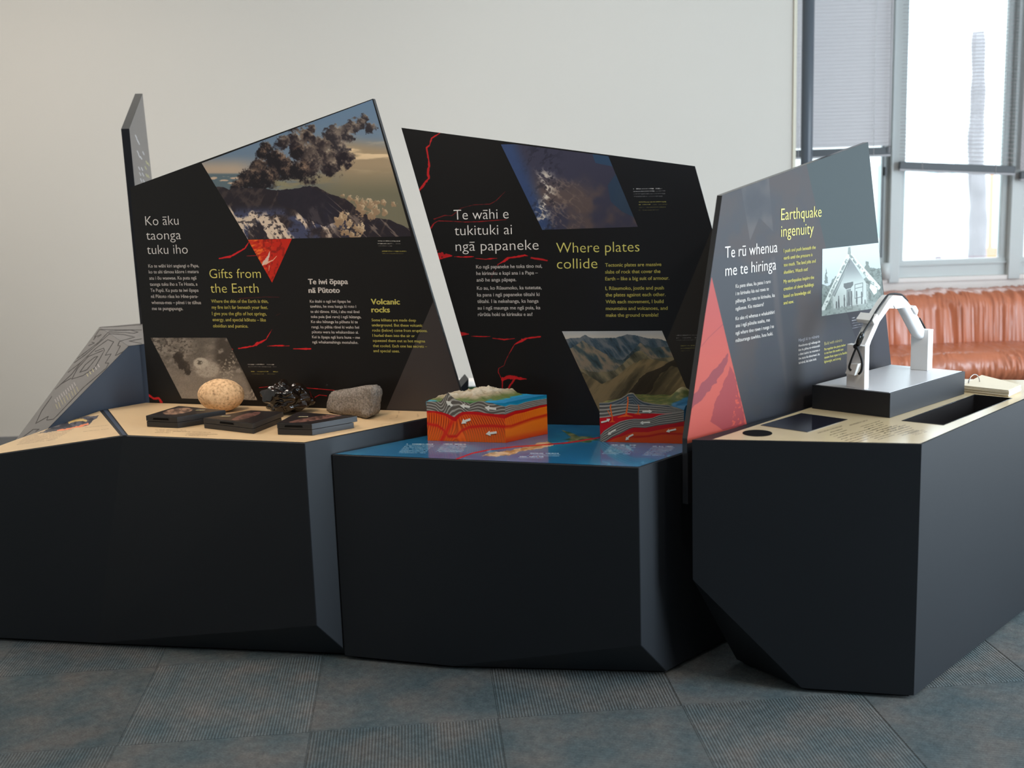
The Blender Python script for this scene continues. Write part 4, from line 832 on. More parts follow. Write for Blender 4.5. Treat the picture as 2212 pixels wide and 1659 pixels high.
# ---------- panel C (earthquake)
plC = vplane((1485, 946), (1753, 874), ZR); plC = Plane(plC.O, plC.e1, Z)
C_tl, C_tr = plC.px(1560, 421.5), plC.px(1875, 307)
C_m = plC.px(1484.5, 948); C_bl = up(C_m, plC.px(1484.5, 1090)[2]); C_br = down(plC, C_tr, (1924.5, 786), ZR - .02); C_br2 = up(C_br, C_bl[2])
PC_ = board('information_panel', plC, [C_bl, C_br2, C_br, C_tr, C_tl, C_m], .018, 'panel greyed by painted glare, titled Earthquake ingenuity with an old photograph of a gabled house')
def p_C(X, Y):
    n = fbm(X, Y, 60, 90, 4, 151); I = mixc(np.ones(X.shape + (3,)) * c3(52, 54, 60), c3(62, 56, 56), sst(.4, .7, n))  # grey ground carries the panel's window glare as colour
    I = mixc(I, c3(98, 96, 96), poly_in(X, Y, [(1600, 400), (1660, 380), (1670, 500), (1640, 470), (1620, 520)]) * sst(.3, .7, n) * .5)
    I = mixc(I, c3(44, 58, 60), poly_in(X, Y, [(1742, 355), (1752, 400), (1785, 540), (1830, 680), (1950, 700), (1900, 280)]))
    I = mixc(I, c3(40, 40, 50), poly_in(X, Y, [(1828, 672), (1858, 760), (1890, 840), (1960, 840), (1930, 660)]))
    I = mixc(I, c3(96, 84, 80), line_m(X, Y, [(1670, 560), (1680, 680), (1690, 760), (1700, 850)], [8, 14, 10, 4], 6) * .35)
    I = mixc(I, c3(40, 41, 45), sst(740, 900, Y + (X - 1600) * .25) * .45)  # painted glare fades to a darker tone lower down
    rp_ = [(1537, 598), (1613, 916), (1480, 960), (1478, 940)]
    m = poly_in(X, Y, rp_); w_ = fbm(X, Y, 18, 12, 3, 155) - .5; r = np.ones(I.shape) * c3(204, 84, 78); r = mixc(r, c3(222, 96, 76), sst(640, 800, Y) * .6)
    r = mixc(r, c3(150, 60, 70), poly_in(X + 14 * w_, Y, [(1572, 762), (1548, 790), (1530, 810), (1510, 840), (1490, 860), (1488, 885), (1515, 865), (1540, 830), (1572, 792)]) * .85)
    r = mixc(r, c3(160, 58, 66), poly_in(X + 10 * w_, Y, [(1580, 790), (1562, 830), (1545, 870), (1535, 910), (1560, 930), (1610, 920), (1596, 850)]) * .75); r = mixc(r, c3(150, 60, 70), line_m(X, Y, [(1562, 700), (1530, 730), (1515, 748)], 1.5) * .6)
    r = mixc(r, c3(226, 90, 70), sst(.55, .7, fbm(X, Y, 5, 5, 3, 158)) * poly_in(X, Y, [(1590, 850), (1612, 915), (1580, 920)])); r = mixc(r, c3(190, 90, 60), sst(940, 960, Y))
    r = r * .84
    I = I * (1 - m[..., None]) + r * m[..., None]
    for k, (x0, y0, x1) in enumerate(((1840, 687, 1868), (1840, 692.5, 1868), (1840, 698.5, 1868), (1840, 704, 1866), (1841, 709, 1862))): I = scribble(I, X, Y, x0, y0, x1, y0 - 4.5, 2.0, c3(215, 215, 220), 300 + k, a=.9 if k < 2 else .45)
    return I * .9
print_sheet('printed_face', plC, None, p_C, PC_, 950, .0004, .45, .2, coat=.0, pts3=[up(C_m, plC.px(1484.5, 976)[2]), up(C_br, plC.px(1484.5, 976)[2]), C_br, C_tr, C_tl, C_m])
def p_house(X, Y):
    # photo frame coordinates
    u = (X - 1776) / 121.0; v = (Y - (538 - u * 14)) / (145 - u * 6.0)
    I = mixc(np.ones(X.shape + (3,)) * c3(196, 206, 206), c3(176, 188, 188), sst(.1, .5, v)); n = fbm(X, Y, 4, 4, 4, 161); nb = fbm(X, Y, 14, 10, 3, 162)
    tree = poly_in(u * 100 + 6 * (nb - .5), v * 100 + 12 * (nb - .5), [(-5, 52), (8, 55), (15, 48), (30, 44), (45, 60), (55, 62), (75, 50), (80, 38), (86, 36), (105, 42), (110, 110), (-5, 110)])
    I = mixc(I, c3(104, 118, 112), tree); I = mixc(I, c3(70, 84, 78), tree * sst(.45, .65, n)); I = mixc(I, c3(92, 106, 100), poly_in(u * 100 + 4 * (n - .5), v * 100, [(6.5, 28), (10, 52), (3, 52)])); I = mixc(I, c3(96, 110, 104), poly_in(u * 100 + 6 * (n - .5), v * 100, [(77, 26), (83, 28), (85, 44), (74, 44)]))
    gab = poly_in(u * 100, v * 100, [(48, 16), (78, 60), (80, 96), (18, 96), (18, 66)]); I = mixc(I, c3(176, 186, 180), gab); I = mixc(I, c3(112, 120, 120), gab * sst(.62, .30, v)); I = mixc(I, c3(84, 94, 92), poly_in(u * 100, v * 100, [(47, 20), (50, 24), (22, 74), (17, 70)]) * .9); 
    for k in range(4): I = mixc(I, c3(150, 160, 156), line_m(u * 100, v * 100, [(47 - k * 1.6, 26 + k * 4), (20, 70 + k)], .8, .5) * .6)
    for pts in (([(48, 8), (0, 88)]), ([(48, 8), (98, 66)])):
        I = mixc(I, c3(206, 214, 206), line_m(u * 100, v * 100, [(a + (2 if a > 48 else 0), b + 4) for a, b in pts], 7, 1)); I = mixc(I, c3(112, 124, 118), line_m(u * 100, v * 100, [(a, b + 5) for a, b in pts], 4, 1) * sst(.4, .6, n))
    I = mixc(I, c3(208, 216, 208), poly_in(u * 100, v * 100, [(86, 62), (98, 70), (97, 78), (92, 80), (84, 68)])); I = mixc(I, c3(130, 140, 134), poly_in(u * 100, v * 100, [(46, 2), (50, 2), (51, 12), (45, 12)]))
    for x0, x1 in ((15, 20), (78, 82)): I = mixc(I, c3(140, 150, 144), poly_in(u * 100, v * 100, [(x0, 66 if x0 < 50 else 60), (x1, 62), (x1, 96), (x0, 96)]) * sst(.2, .6, n)); 
    I = mixc(I, c3(64, 74, 74), poly_in(u * 100, v * 100, [(38, 56), (55, 55), (55, 60), (51, 64), (42, 65), (38, 61)])); I = mixc(I, c3(90, 100, 98), poly_in(u * 100, v * 100, [(43, 66), (51, 65), (51, 90), (43, 90)]) * .8)
    I = mixc(I, c3(96, 106, 104), line_m(u * 100, v * 100, [(58, 60), (72, 59), (72, 80), (58, 81), (58, 60)], 1.2, .5)); I = mixc(I, c3(90, 100, 98), line_m(u * 100, v * 100, [(58, 66), (72, 65)], 1, .5))
    for k, (x, t, b) in enumerate(((29, 72, 92), (39, 72, 94), (47, 68, 94), (52, 68, 93), (61, 69, 90), (70, 71, 90), (35, 88, 96), (44, 84, 95), (25, 80, 95), (76, 84, 92))): I = mixc(I, c3(58, 66, 66), line_m(u * 100, v * 100, [(x, t + 2), (x + .4, b)], [1.8, 2.6], .6, .6, 170 + k))
    I = mixc(I, c3(130, 142, 136), sst(.90, .93, v)); I = mixc(I, c3(100, 112, 106), sst(.5, .7, n) * sst(.90, .93, v)); return I * .87
print_sheet('house_photograph', plC, [(1776, 538), (1774.5, 683), (1909.5, 663), (1897, 524.5)], p_house, PC_, 1500, .0009, .35, .4)
text_block('title_text', plC, [("Te rū whenua", 1565.4, 557.7, 1678.2), ("me te hiringa", 1566, 596.7, 1675.3)], 25, M['white_text'], PC_, LT)
text_block('title_text', plC, [("Earthquake", 1686.4, 475.7, 1773.4), ("ingenuity", 1686.4, 512, 1756.3)], 25, M['yellow_text'], PC_, LT)
text_block('body_text', plC, [("I push and push beneath the", 1691.9, 545.4, 1760.9), ("earth until the pressure is", 1691.9, 560.9, 1754.1), ("too much. The land jolts and", 1691.9, 575.8, 1760.9), ("shudders. Watch out!", 1691.9, 591.7, 1744), ("My earthquakes inspire the", 1691.6, 611.6, 1757.5), ("creation of clever buildings", 1691.6, 627.5, 1757), ("based on knowledge old", 1691.6, 643.1, 1749.8), ("and new.", 1691.6, 657.9, 1713.6)], 7.3, M['yellow_text'], PC_, BD)
text_block('body_text', plC, [("Ka pana ahau, ka pana i raro", 1588.1, 622, 1663.7), ("i te kirinuku kia nui rawa te", 1588.1, 637.9, 1659.8), ("pēhanga. Ka rutu te kirinuku, ka", 1588.1, 654.3, 1672.7), ("ngāueue. Kia mataara!", 1588.1, 670.5, 1648.5), ("Ko aku rū whenua e whakahihiri", 1588.1, 691.9, 1672.1), ("ana i ngā pūnaha auaha, me", 1588.1, 707.3, 1662), ("ngā whare tino rawe i runga i te", 1588.1, 723.3, 1670.7), ("mātauranga tawhito, hou hoki.", 1588.1, 739.2, 1668.8)], 7.6, M['white_text'], PC_, BD)
text_block('heading_text', plC, [("Hangā ki te mīmiro", 1724.3, 738.2, 1768.3)], 7, M['grey_text'], PC_, LT)
text_block('body_text', plC, [("Honohonoa ngā wāhanga kia", 1724, 749.3, 1770.6), ("kite ka pēhea te whakamahi", 1724, 758.6, 1769.9), ("a tēnei tauira i te renarena o", 1724, 767.8, 1769.9), ("ōna taura kia tāwariwari, kia", 1724, 777, 1769.9), ("taimāmā, kia kaha hoki.", 1724, 786.3, 1763)], 5, M['white_text'], PC_, BD)
text_block('heading_text', plC, [("Build with mīmiro", 1779.9, 745.8, 1818)], 7, M['dimyellow_text'], PC_, LT)
text_block('body_text', plC, [("Put together the pieces below", 1779.6, 757, 1825.7), ("to see how this model uses", 1779.6, 765.5, 1820.8), ("tension from ropes to be flexible,", 1779.6, 774.8, 1829.6), ("lightweight, and strong.", 1779.6, 784, 1815.7)], 5, M['yellow_text'], PC_, BD)

# ---------- contour block and the far panel
kd = bk0 - cr_; plK = Plane(cr_ - np.cross(unit(kd), Z) * .012, kd, Z)
K1 = plK.px(278, 748); zk = K1[2]; K2 = up(plK.px(307, 745), zk); K0 = plK.px(104, 926)
T1, T2 = pz(215, 707, zk), pz(305, 699, zk)
nF = unit(np.cross(K1 - K0, T1 - K0)); F0 = pp(50, 945, K0, nF)
Kend = K2 + unit(kd) * .06; T3 = T2 + (T2 - T1) * .08
K00 = K0 + (K0 - K1) * .25; F00 = F0 + (K0 - K1) * .25
CB = empty('contour_block', (float(T1[0]), float(T1[1]), 0), 'blue grey mountain block with black contour lines left of the volcano panel', 'display block')
vs = [K00, K1, Kend, T3, T1, F00] + [up(p, 0) for p in (K00, K1, Kend, T3, T1, F00)]
fs = [[0, 1, 4, 5], [1, 2, 3, 4], [0, 6, 7, 1], [1, 7, 8, 2], [2, 8, 9, 3], [3, 9, 10, 4], [4, 10, 11, 5], [5, 11, 6, 0], [6, 11, 10, 9, 8, 7]]
geo('body', vs, fs, M['bluegrey'], CB)
def z7(L): return [(x / 5.53, 680 + y / 5.53) for x, y in L]
CL = [z7(L) for L in ([(1190, 150), (1350, 145), (1690, 120)], [(1120, 300), (1150, 260), (1210, 240), (1170, 270)], [(1130, 270), (1190, 180), (1690, 185)], [(1100, 330), (1130, 340), (1060, 370)], [(925, 525), (1180, 330), (1290, 215), (1500, 215), (1600, 225), (1650, 210), (1560, 185), (1300, 200)],
      [(890, 575), (1020, 480), (1310, 230), (1480, 240), (1610, 270), (1430, 320), (1410, 370), (1440, 375), (1380, 490), (1480, 440)], [(1690, 290), (1545, 318), (1690, 345)], [(815, 690), (980, 560), (1150, 400), (1290, 300), (1360, 325), (1260, 485), (1330, 470), (1260, 580), (1300, 580), (1270, 640), (1000, 870), (690, 1200), (640, 1250), (560, 1260), (580, 1215), (430, 1300), (500, 1150), (620, 980)],
      [(1140, 440), (1240, 400), (1250, 430), (1130, 640), (990, 730), (860, 770), (930, 640), (1060, 500), (1230, 430)], [(1170, 500), (1130, 510), (1020, 600), (955, 690), (1040, 660), (1170, 500)], [(665, 890), (860, 710), (960, 580)], [(730, 830), (850, 760)], [(270, 1470), (400, 1370), (470, 1370), (430, 1395)])]
def p_cont(X, Y):
    n = fbm(X, Y, 30, 30, 3, 181); I = np.ones(X.shape + (3,)) * c3(112, 110, 108) * (.96 + .08 * n[..., None])
    for L in CL: I = mixc(I, c3(32, 28, 28), line_m(X, Y, L, 1.45, .7, .4))
    for k in range(10): x = 119 + k * 4.6; y = 863 - k * 4.0; I = mixc(I, c3(180, 172, 170), line_m(X, Y, [(x, y), (x + 3, y + 6 + (k % 3))], 1.6) * .7)
    for k in range(9): x = 121 + k * 5.6; y = 878 - k * 4.7; I = mixc(I, c3(176, 166, 120), line_m(X, Y, [(x, y - 4), (x + 4, y + 5 + (k % 2) * 2)], 1.6) * .6)
    for k in range(5): x = 188 + k * 6; y = 808 - k * 5; I = mixc(I, c3(186, 178, 130) if k < 3 else c3(190, 185, 185), line_m(X, Y, [(x, y), (x + 2.5, y + 5)], 1.8) * .75)
    return I
plF = Plane(K0, K1 - K0, np.cross(nF if nF[2] > 0 else -nF, unit(K1 - K0)))
print_sheet('contour_print', plF, None, p_cont, CB, 900, .001, .5, .3, pts3=[K00, K1, T1, F00])
plT = Plane(K1, kd, np.cross(Z, unit(kd)))
print_sheet('contour_print', plT, None, p_cont, CB, 900, .001, .5, .3, pts3=[K1, Kend, T3, T1])

D_l = pp(279, 278, (0, 4.55, 0), nY); D_r = pp(307.5, 202, (0, 5.05, 0), nY)
plD = Plane(D_l, up(D_r - D_l, 0), Z); D_br = down(plD, D_r, (328, 388), 0.0); D_bl0 = down(plD, D_l, (291, 402), 0.0)
PD = board('information_panel', plD, [D_bl0, D_br, D_r, D_l], .03, 'narrow edge-on grey panel rising behind the volcano panel')
def p_D(X, Y):
    I = np.ones(X.shape + (3,)) * c3(86, 84, 86)
    for (x, y, c) in ((292, 292, 0), (295, 300, 0), (298, 306, 0), (296, 326, 0), (299, 334, 0), (303, 338, 0), (308, 328, 0), (299, 361, 0), (305, 362, 0), (301, 373, 0), (307, 374, 0), (303, 386, 0), (309, 388, 0), (315, 348, 1), (319, 352, 1), (315, 376, 1), (319, 378, 1), (313, 360, 1)): I = mixc(I, c3(196, 200, 206) if c == 0 else c3(180, 178, 110), line_m(X, Y, [(x, y), (x + 3, y + 6)], 2.2) * .8)
    return I
print_sheet('printed_face', plD, None, p_D, PD, 900, .0006, .3, .5, pts3=[D_bl0, D_br, D_r, D_l])

# ---------- rear display seen through the gap between the panels
Yr = 4.75
g = lambda x, y, Y=Yr: pp(x, y, (0, Y, 0), nY)
q = g(1000, 850); zr_ = float(g(1010, 846)[2])
RP = empty('rear_plinth', (float(q[0]) - .1, Yr + .16, 0), 'low black plinth with a pale top behind the gap between the two black panels', 'plinth')
box('body', (float(q[0]) - .1, Yr + .16, zr_ / 2), (.6, .32, zr_), M['laminate'], RP, .002)
box('pale_top', (float(q[0]) - .1, Yr + .16, zr_ + .001), (.59, .31, .002), M['wall_white'], RP)
A, B_, C_, D2 = g(990, 843), g(1012, 818), g(1012, 838), g(1006, 846)
wd = geo('wedge_block', [A, B_, C_, up(A, zr_), up(C_, zr_)] + [p + np.array([-.02, .12, 0]) for p in (A, B_, C_, up(A, zr_), up(C_, zr_))], [[0, 3, 4, 2, 1], [5, 6, 7, 9, 8], [0, 1, 6, 5], [1, 2, 7, 6], [2, 4, 9, 7], [4, 3, 8, 9], [3, 0, 5, 8]], M['laminate']); setp(wd, 'small black wedge standing in the gap between the two black panels', 'block')
A = g(1010, 846); B_ = g(1030, 835.5)
gb = empty('green_box', (float(A[0] + B_[0]) / 2, Yr + .05, zr_), 'small green box with a pale lid behind the model with grey peaks', 'box')
box('box_body', (float(A[0] + B_[0]) / 2, Yr + .05, float(zr_ + B_[2]) / 2), (float(B_[0] - A[0]), .1, float(B_[2] - zr_)), M['green'], gb, .001)
box('lid', (float(A[0] + B_[0]) / 2, Yr + .05, float(B_[2]) + .003), (float(B_[0] - A[0]), .1, .006), M['white'], gb, .001)

# ================================================================== ROCKS AND LABEL SLABS
def rockmat(name, ca, cb, cc_, rough, sc, bump, coat=0.0):
    m = bpy.data.materials.new(name); m.use_nodes = True; N = m.node_tree.nodes; L = m.node_tree.links; b = N['Principled BSDF']; b.inputs['Roughness'].default_value = rough; b.inputs['Coat Weight'].default_value = coat
    tc = N.new('ShaderNodeTexCoord'); n = N.new('ShaderNodeTexNoise'); n.inputs['Scale'].default_value = sc; n.inputs['Detail'].default_value = 6; L.new(tc.outputs['Object'], n.inputs['Vector'])
    r = N.new('ShaderNodeValToRGB'); r.color_ramp.elements[0].position = .30; r.color_ramp.elements[0].color = (*ca, 1); r.color_ramp.elements[1].position = .64; r.color_ramp.elements[1].color = (*cc_, 1); e = r.color_ramp.elements.new(.44); e.color = (*cb, 1)
    L.new(n.outputs['Fac'], r.inputs['Fac']); L.new(r.outputs['Color'], b.inputs['Base Color'])
    bp = N.new('ShaderNodeBump'); bp.inputs['Strength'].default_value = bump; bp.inputs['Distance'].default_value = .004; L.new(n.outputs['Fac'], bp.inputs['Height']); L.new(bp.outputs['Normal'], b.inputs['Normal']); return m
from mathutils import noise as mn
def rock(name, c, s, m, rz, fn, label, cat='rock', sub=5, smooth=True, faces=None):
    bm = bmesh.new(); bmesh.ops.create_icosphere(bm, subdivisions=sub, radius=1)
    for v in bm.verts:
        d = v.co.normalized(); k = fn(d) ; v.co = Vector((d.x * s[0], d.y * s[1], d.z * s[2])) * k
        if faces:
            for (nx, ny, nz_, lim) in faces:
                nn = Vector((nx, ny, nz_)).normalized(); t = v.co.dot(nn)
                if t > lim: v.co -= nn * (t - lim) * .94
    zmin = min(v.co.z for v in bm.verts)
    for v in bm.verts: v.co.z -= zmin
    o = from_bm(name, bm, m, None, smooth); o.location = c; o.rotation_euler = (0, 0, rz); return setp(o, label, cat)
R1 = rockmat('pumice', srgb(150, 120, 88), srgb(208, 170, 128), srgb(228, 192, 148), .85, 110, .4)
R2 = rockmat('obsidian', (.003, .003, .003), (.006, .004, .003), (.020, .009, .003), .10, 9, .18, .1)
R3 = rockmat('basalt', srgb(92, 86, 80), srgb(116, 108, 100), srgb(140, 132, 124), .75, 160, .7)
pu = pz(476, 893, ZL); wpu = .096 * 1.0
kx = np.linalg.norm(pz(523, 880, ZL) - pz(427, 880, ZL)) / 2
zbt = ZL + .0015
rock('pumice_rock', (pu[0], pu[1] + .03, zbt), (kx, kx * .75, kx * .68), R1, math.radians(-15), lambda d: 1 + .035 * mn.noise(d * 1.6) + .012 * mn.noise(d * 7), 'big oval sand coloured pumice rock behind the first label slab')
ob = pz(620, 899, ZL); ko = np.linalg.norm(pz(674, 890, ZL) - pz(566, 890, ZL)) / 2
def fo(d):
    k = .92 + .34 * mn.noise(d * 1.5 + Vector((3.1, 1, 2))) + .20 * mn.noise(d * 2.8 + Vector((1, 5, 2))); w_ = mn.noise(d * 3.0 + Vector((7, 2, 4)))
    return k + .16 * abs(w_) + .02 * mn.noise(d * 8) + max(0, d.z - .55) * .8 * max(0, 1 - abs(d.x + .15) * 2.5)
rock('obsidian_rock', (ob[0], ob[1] + .03, zbt), (ko * .92, ko * .7, ko * .60), R2, .3, fo, 'glossy black obsidian rock between the pumice and the grey rock', sub=6, smooth=True,
     faces=[(-.8, -.6, .2, ko * .8), (.75, -.2, .6, ko * .7)])
# basalt: a slab-like block set out from its corners
plR = Plane(pz(705, 893, ZL), pz(792, 907, ZL) - pz(705, 893, ZL), Z)
fr_px = [(702, 889), (712, 895), (748, 897), (778, 903), (788, 906), (799, 900), (803, 872), (806, 852), (803, 841), (797, 834), (778, 834), (760, 838), (740, 841), (715, 845), (709, 850), (706, 868)]
FP = [plR.px(*q) for q in fr_px]; zmn = min(p[2] for p in FP)
FP = [np.array([p[0], p[1], max(p[2], zbt)]) for p in FP]
bm = bmesh.new(); dp = .055
ring0 = [bm.verts.new(tuple(p)) for p in FP]; cen = np.mean(FP, 0)
ring1 = [bm.verts.new(tuple(p - plR.n * dp + (cen - p) * .12 * np.array([1, 1, .6]))) for p in FP]
bm.faces.new(ring0); bm.faces.new(ring1[::-1]); nn_ = len(FP)
for i in range(nn_): bm.faces.new([ring0[i], ring0[(i + 1) % nn_], ring1[(i + 1) % nn_], ring1[i]])
bmesh.ops.recalc_face_normals(bm, faces=bm.faces); bmesh.ops.bevel(bm, geom=[e for e in bm.edges if (e.verts[0] in ring0) != (e.verts[1] in ring0) or True], offset=.005, segments=2, affect='EDGES', clamp_overlap=True)
bmesh.ops.triangulate(bm, faces=bm.faces[:]); bmesh.ops.subdivide_edges(bm, edges=[e for e in bm.edges if e.calc_length() > .012], cuts=2, use_grid_fill=True)
for v in bm.verts:
    v.co += Vector(tuple(plR.n)) * .006 * (mn.noise(v.co * 24)) + Vector((1, 1, .6)) * .0016 * mn.noise(v.co * 90); v.co.z = max(v.co.z, zbt)
setp(from_bm('basalt_rock', bm, R3, None, True), 'rough grey basalt block behind the third label slab', 'rock')

def p_ov(cx, cy, a, b, rot, seed, col, dark):
    def f(X, Y):
        I = np.ones(X.shape + (3,)) * c3(30, 25, 25); n = fbm(X, Y, 7, 3, 4, seed); ca, sa = math.cos(rot), math.sin(rot); x = (X - cx) * ca + (Y - cy) * sa; y = -(X - cx) * sa + (Y - cy) * ca
        m = sst(1.05, .95, np.hypot(x / a, y / b) + .1 * (n - .5)); return I * (1 - m[..., None]) + (np.asarray(col) * (1 - sst(.4, .7, n))[..., None] + np.asarray(dark) * sst(.4, .7, n)[..., None]) * m[..., None]
    return f
def slab(tl, bk, tr, fr_, hpx, label, lipx, ov, txt):
    """two stacked slabs: corners (left, back, right, front) of the upper face"""
    zt = None
    F = None
    # height from the front corner: bottom pixel on the plinth top
    Fb = pz(fr_[0] + 2, fr_[1] + hpx, zbt)
    plv = Plane(Fb, np.array([1.0, 0, 0]), Z); zt = float(plv.px(*fr_)[2])
    P = [pz(*c, zt) for c in (tl, fr_, tr, bk)]; zm = zbt + (zt - zbt) * .52
    r = empty('label_slab', (float(np.mean([p[0] for p in P])), float(np.mean([p[1] for p in P])), zbt), label, 'label slab', 'flip-up label slabs in front of the rocks')
    d = unit(P[2] - P[1])
    base = [P[0], P[1], P[2] - d * lipx, P[3] - d * lipx]
    zprism('base_slab', inset(base, .0005), zbt, zm - .0012, M['slate'], r, .0008)
    zprism('lid', P, zm, zt, M['slate'], r, .0008)
    pl = Plane(P[0], P[1] - P[0], np.cross(Z, unit(P[1] - P[0])))
    print_sheet('picture', pl, None, ov, r, 1500, .0004, .35, .4, pts3=inset(P, .003))
    # finger slot on the front-left face
    e = unit(P[1] - P[0]); nrm = np.cross(e, Z); mid = P[0] + e * np.linalg.norm(P[1] - P[0]) * .48
    w_ = .03; zz = (zm + zt) / 2
    geo('finger_slot', [mid + nrm * .0008 - e * w_ + Z * (zz - zt - .003), mid + nrm * .0008 + e * w_ + Z * (zz - zt - .003), mid + nrm * .0008 + e * w_ * .9 + Z * (zz - zt + .003), mid + nrm * .0008 - e * w_ * .9 + Z * (zz - zt + .003)], [[0, 1, 2, 3]], M['recess'], r)
    t0 = pz(*txt, zt); 
    for k, mm in enumerate((M['white_text'], M['yellow_text'])):
        a0 = t0 + pl.e1 * 0 - pl.e2 * .006 * k; dd = unit(pz(txt[0] + 20, txt[1], zt) - t0)
        geo('caption', [up(a0, zt + .0012), up(a0 + dd * .030, zt + .0012), up(a0 + dd * .030 + pl.e2 * .0022, zt + .0012), up(a0 + pl.e2 * .0022, zt + .0012)], [[0, 1, 2, 3]], mm, r)
    return r
slab((315, 898), (386, 876.5), (487, 886), (382, 901), 24, 'label slab with an oval pumice picture, left end of the row', .0, p_ov(384, 888.5, 32, 6.5, -.12, 211, c3(150, 118, 96), c3(84, 66, 56)), (424, 886.5))
slab((439, 903), (542, 886), (612, 889.5), (546, 915), 22.5, 'middle label slab with a pointed rock picture', .012, p_ov(532, 899, 32, 5, -.25, 213, c3(104, 70, 62), c3(60, 42, 38)), (478, 899.5))
slab((598, 914), (643, 890), (771.5, 899), (673, 916), 25, 'label slab with its lid overhanging at the right, nearest the grey rock', .012, p_ov(683, 904, 58, 4.2, -.14, 217, c3(112, 78, 68), c3(64, 46, 40)), (645, 900.5))

# ================================================================== GEOLOGY MODELS
def strata(I, X, Y, f, top, bot, lt, dk, cnt, ph=0):
    """grey banded layer between the curves top(x) and bot(x)"""
    t = (Y - top) / np.maximum(bot - top, 1e-3); m = ((t >= 0) & (t <= 1)).astype(float)
    b = .5 + .5 * np.sin((t * cnt + f) * 2 * math.pi + ph); col = dk * (1 - sst(.55, .8, b))[..., None] + lt * sst(.55, .8, b)[..., None]
    return I * (1 - m[..., None]) + col * m[..., None]
def curve(X, pts): return np.interp(X, [p[0] for p in pts], [p[1] for p in pts])
z8 = lambda L: [(860 + x / 5.53, 760 + y / 5.53) for x, y in L]
g1b0, g1b1, g1b2 = pz(924, 951.5, ZM + .0015), pz(1092, 956.5, ZM + .0015), pz(1183, 937, ZM + .0015)
G1 = empty('geology_model', tuple(float(v) for v in g1b0), 'block model of colliding plates with grey folded peaks and orange sides', 'geology model', 'cutaway earth models')
pF = Plane(g1b0, g1b1 - g1b0, Z); pS_ = Plane(g1b1, g1b2 - g1b1, Z)
prof1 = z8([(338, 595), (400, 590), (470, 595), (510, 590), (560, 530), (598, 483), (625, 520), (690, 570), (760, 590), (840, 610), (860, 620), (960, 590), (1020, 590), (1060, 605), (1140, 612), (1200, 636), (1280, 648)])
prof1 = prof1[:-2] + z8([(1200, 612), (1275, 612)])
F1 = [pF.px(*q) for q in prof1]; L0 = np.linalg.norm(g1b1 - g1b0); d2 = g1b2 - g1b1; L2 = np.linalg.norm(d2)
zsea = float(F1[-1][2])
def p_g1(X, Y):
    n = fbm(X, Y, 5, 5, 3, 231); I = np.ones(X.shape + (3,)) * c3(232, 96, 16)
    top = curve(X, prof1); moho = curve(X, z8([(338, 705), (430, 705), (520, 720), (600, 745), (670, 780), (700, 760), (760, 720), (850, 712), (950, 715), (1060, 735), (1180, 745), (1280, 750)]))
    redb = curve(X, z8([(338, 725), (430, 725), (560, 760), (650, 820), (690, 830), (740, 770), (800, 745), (920, 750), (1060, 765), (1150, 775), (1280, 800)]))
    mid = curve(X, z8([(338, 850), (400, 870), (470, 880), (540, 930), (600, 1010), (700, 1010), (760, 940), (850, 900), (1000, 885), (1150, 885), (1280, 895)]))
    # orange ribs fanning
    ph = X * .5 + (Y - moho) * .30 * np.sign(X - 985) * np.exp(-np.abs(X - 985) / 80); rib = .5 + .5 * np.sin((X * .95 - (Y - 900) * .55 * sst(975, 1010, X) + (Y - 900) ** 2 * .004 + np.abs(X - 985) * 0) * 1.25)
    I = mixc(I, c3(150, 40, 4), rib * .9); I = mixc(I, c3(246, 150, 34), sst(.7, 1, rib) * sst(905, 950, Y) * .6)
    I = mixc(I, c3(196, 24, 8), np.exp(-((Y - mid) / 3.2) ** 2)); I = mixc(I, c3(206, 34, 10), np.exp(-((X - (982 - (Y - 900) * .55)) / 4.5) ** 2) * sst(895, 902, Y)); I = mixc(I, c3(214, 60, 10), sst(10, 0, Y - redb) * .6)
    I = mixc(I, c3(188, 10, 14), ((Y > moho) & (Y < redb)) * 1.0)
    lt, dk = c3(158, 152, 142), c3(92, 84, 76)
    tilt = .35 * np.sin(X / 9.0) + 1.2 * sst(940, 980, X) * sst(1010, 975, X) + (X - 975) * .10 * sst(940, 960, X) * sst(1015, 990, X)
    g_ = I.copy(); g_ = strata(g_, X, Y, tilt, top, moho, lt, dk, 3.4); m = ((Y <= moho)).astype(float)[..., None]; I = I * (1 - m) + g_ * m; I = mixc(I, dk, (Y < top) * 1.0)
    sea = ((X > 1063 + (Y - 872) * 2.2) & (Y < curve(X, z8([(1120, 612), (1200, 636), (1280, 652)])))); I = mixc(I, c3(20, 130, 168), sea * 1.0); return I
o = print_sheet('front_strata', pF, None, p_g1, G1, 1800, .0004, .4, .4, .35, pts3=[g1b0, g1b1] + F1[::-1])
topS = z8([(1275, 612), (1760, 515)]); greyS = z8([(1280, 652), (1340, 630), (1420, 635), (1520, 600), (1650, 575), (1770, 558)]); mohoS = z8([(1280, 750), (1400, 705), (1500, 690), (1600, 665), (1700, 640), (1775, 628)])
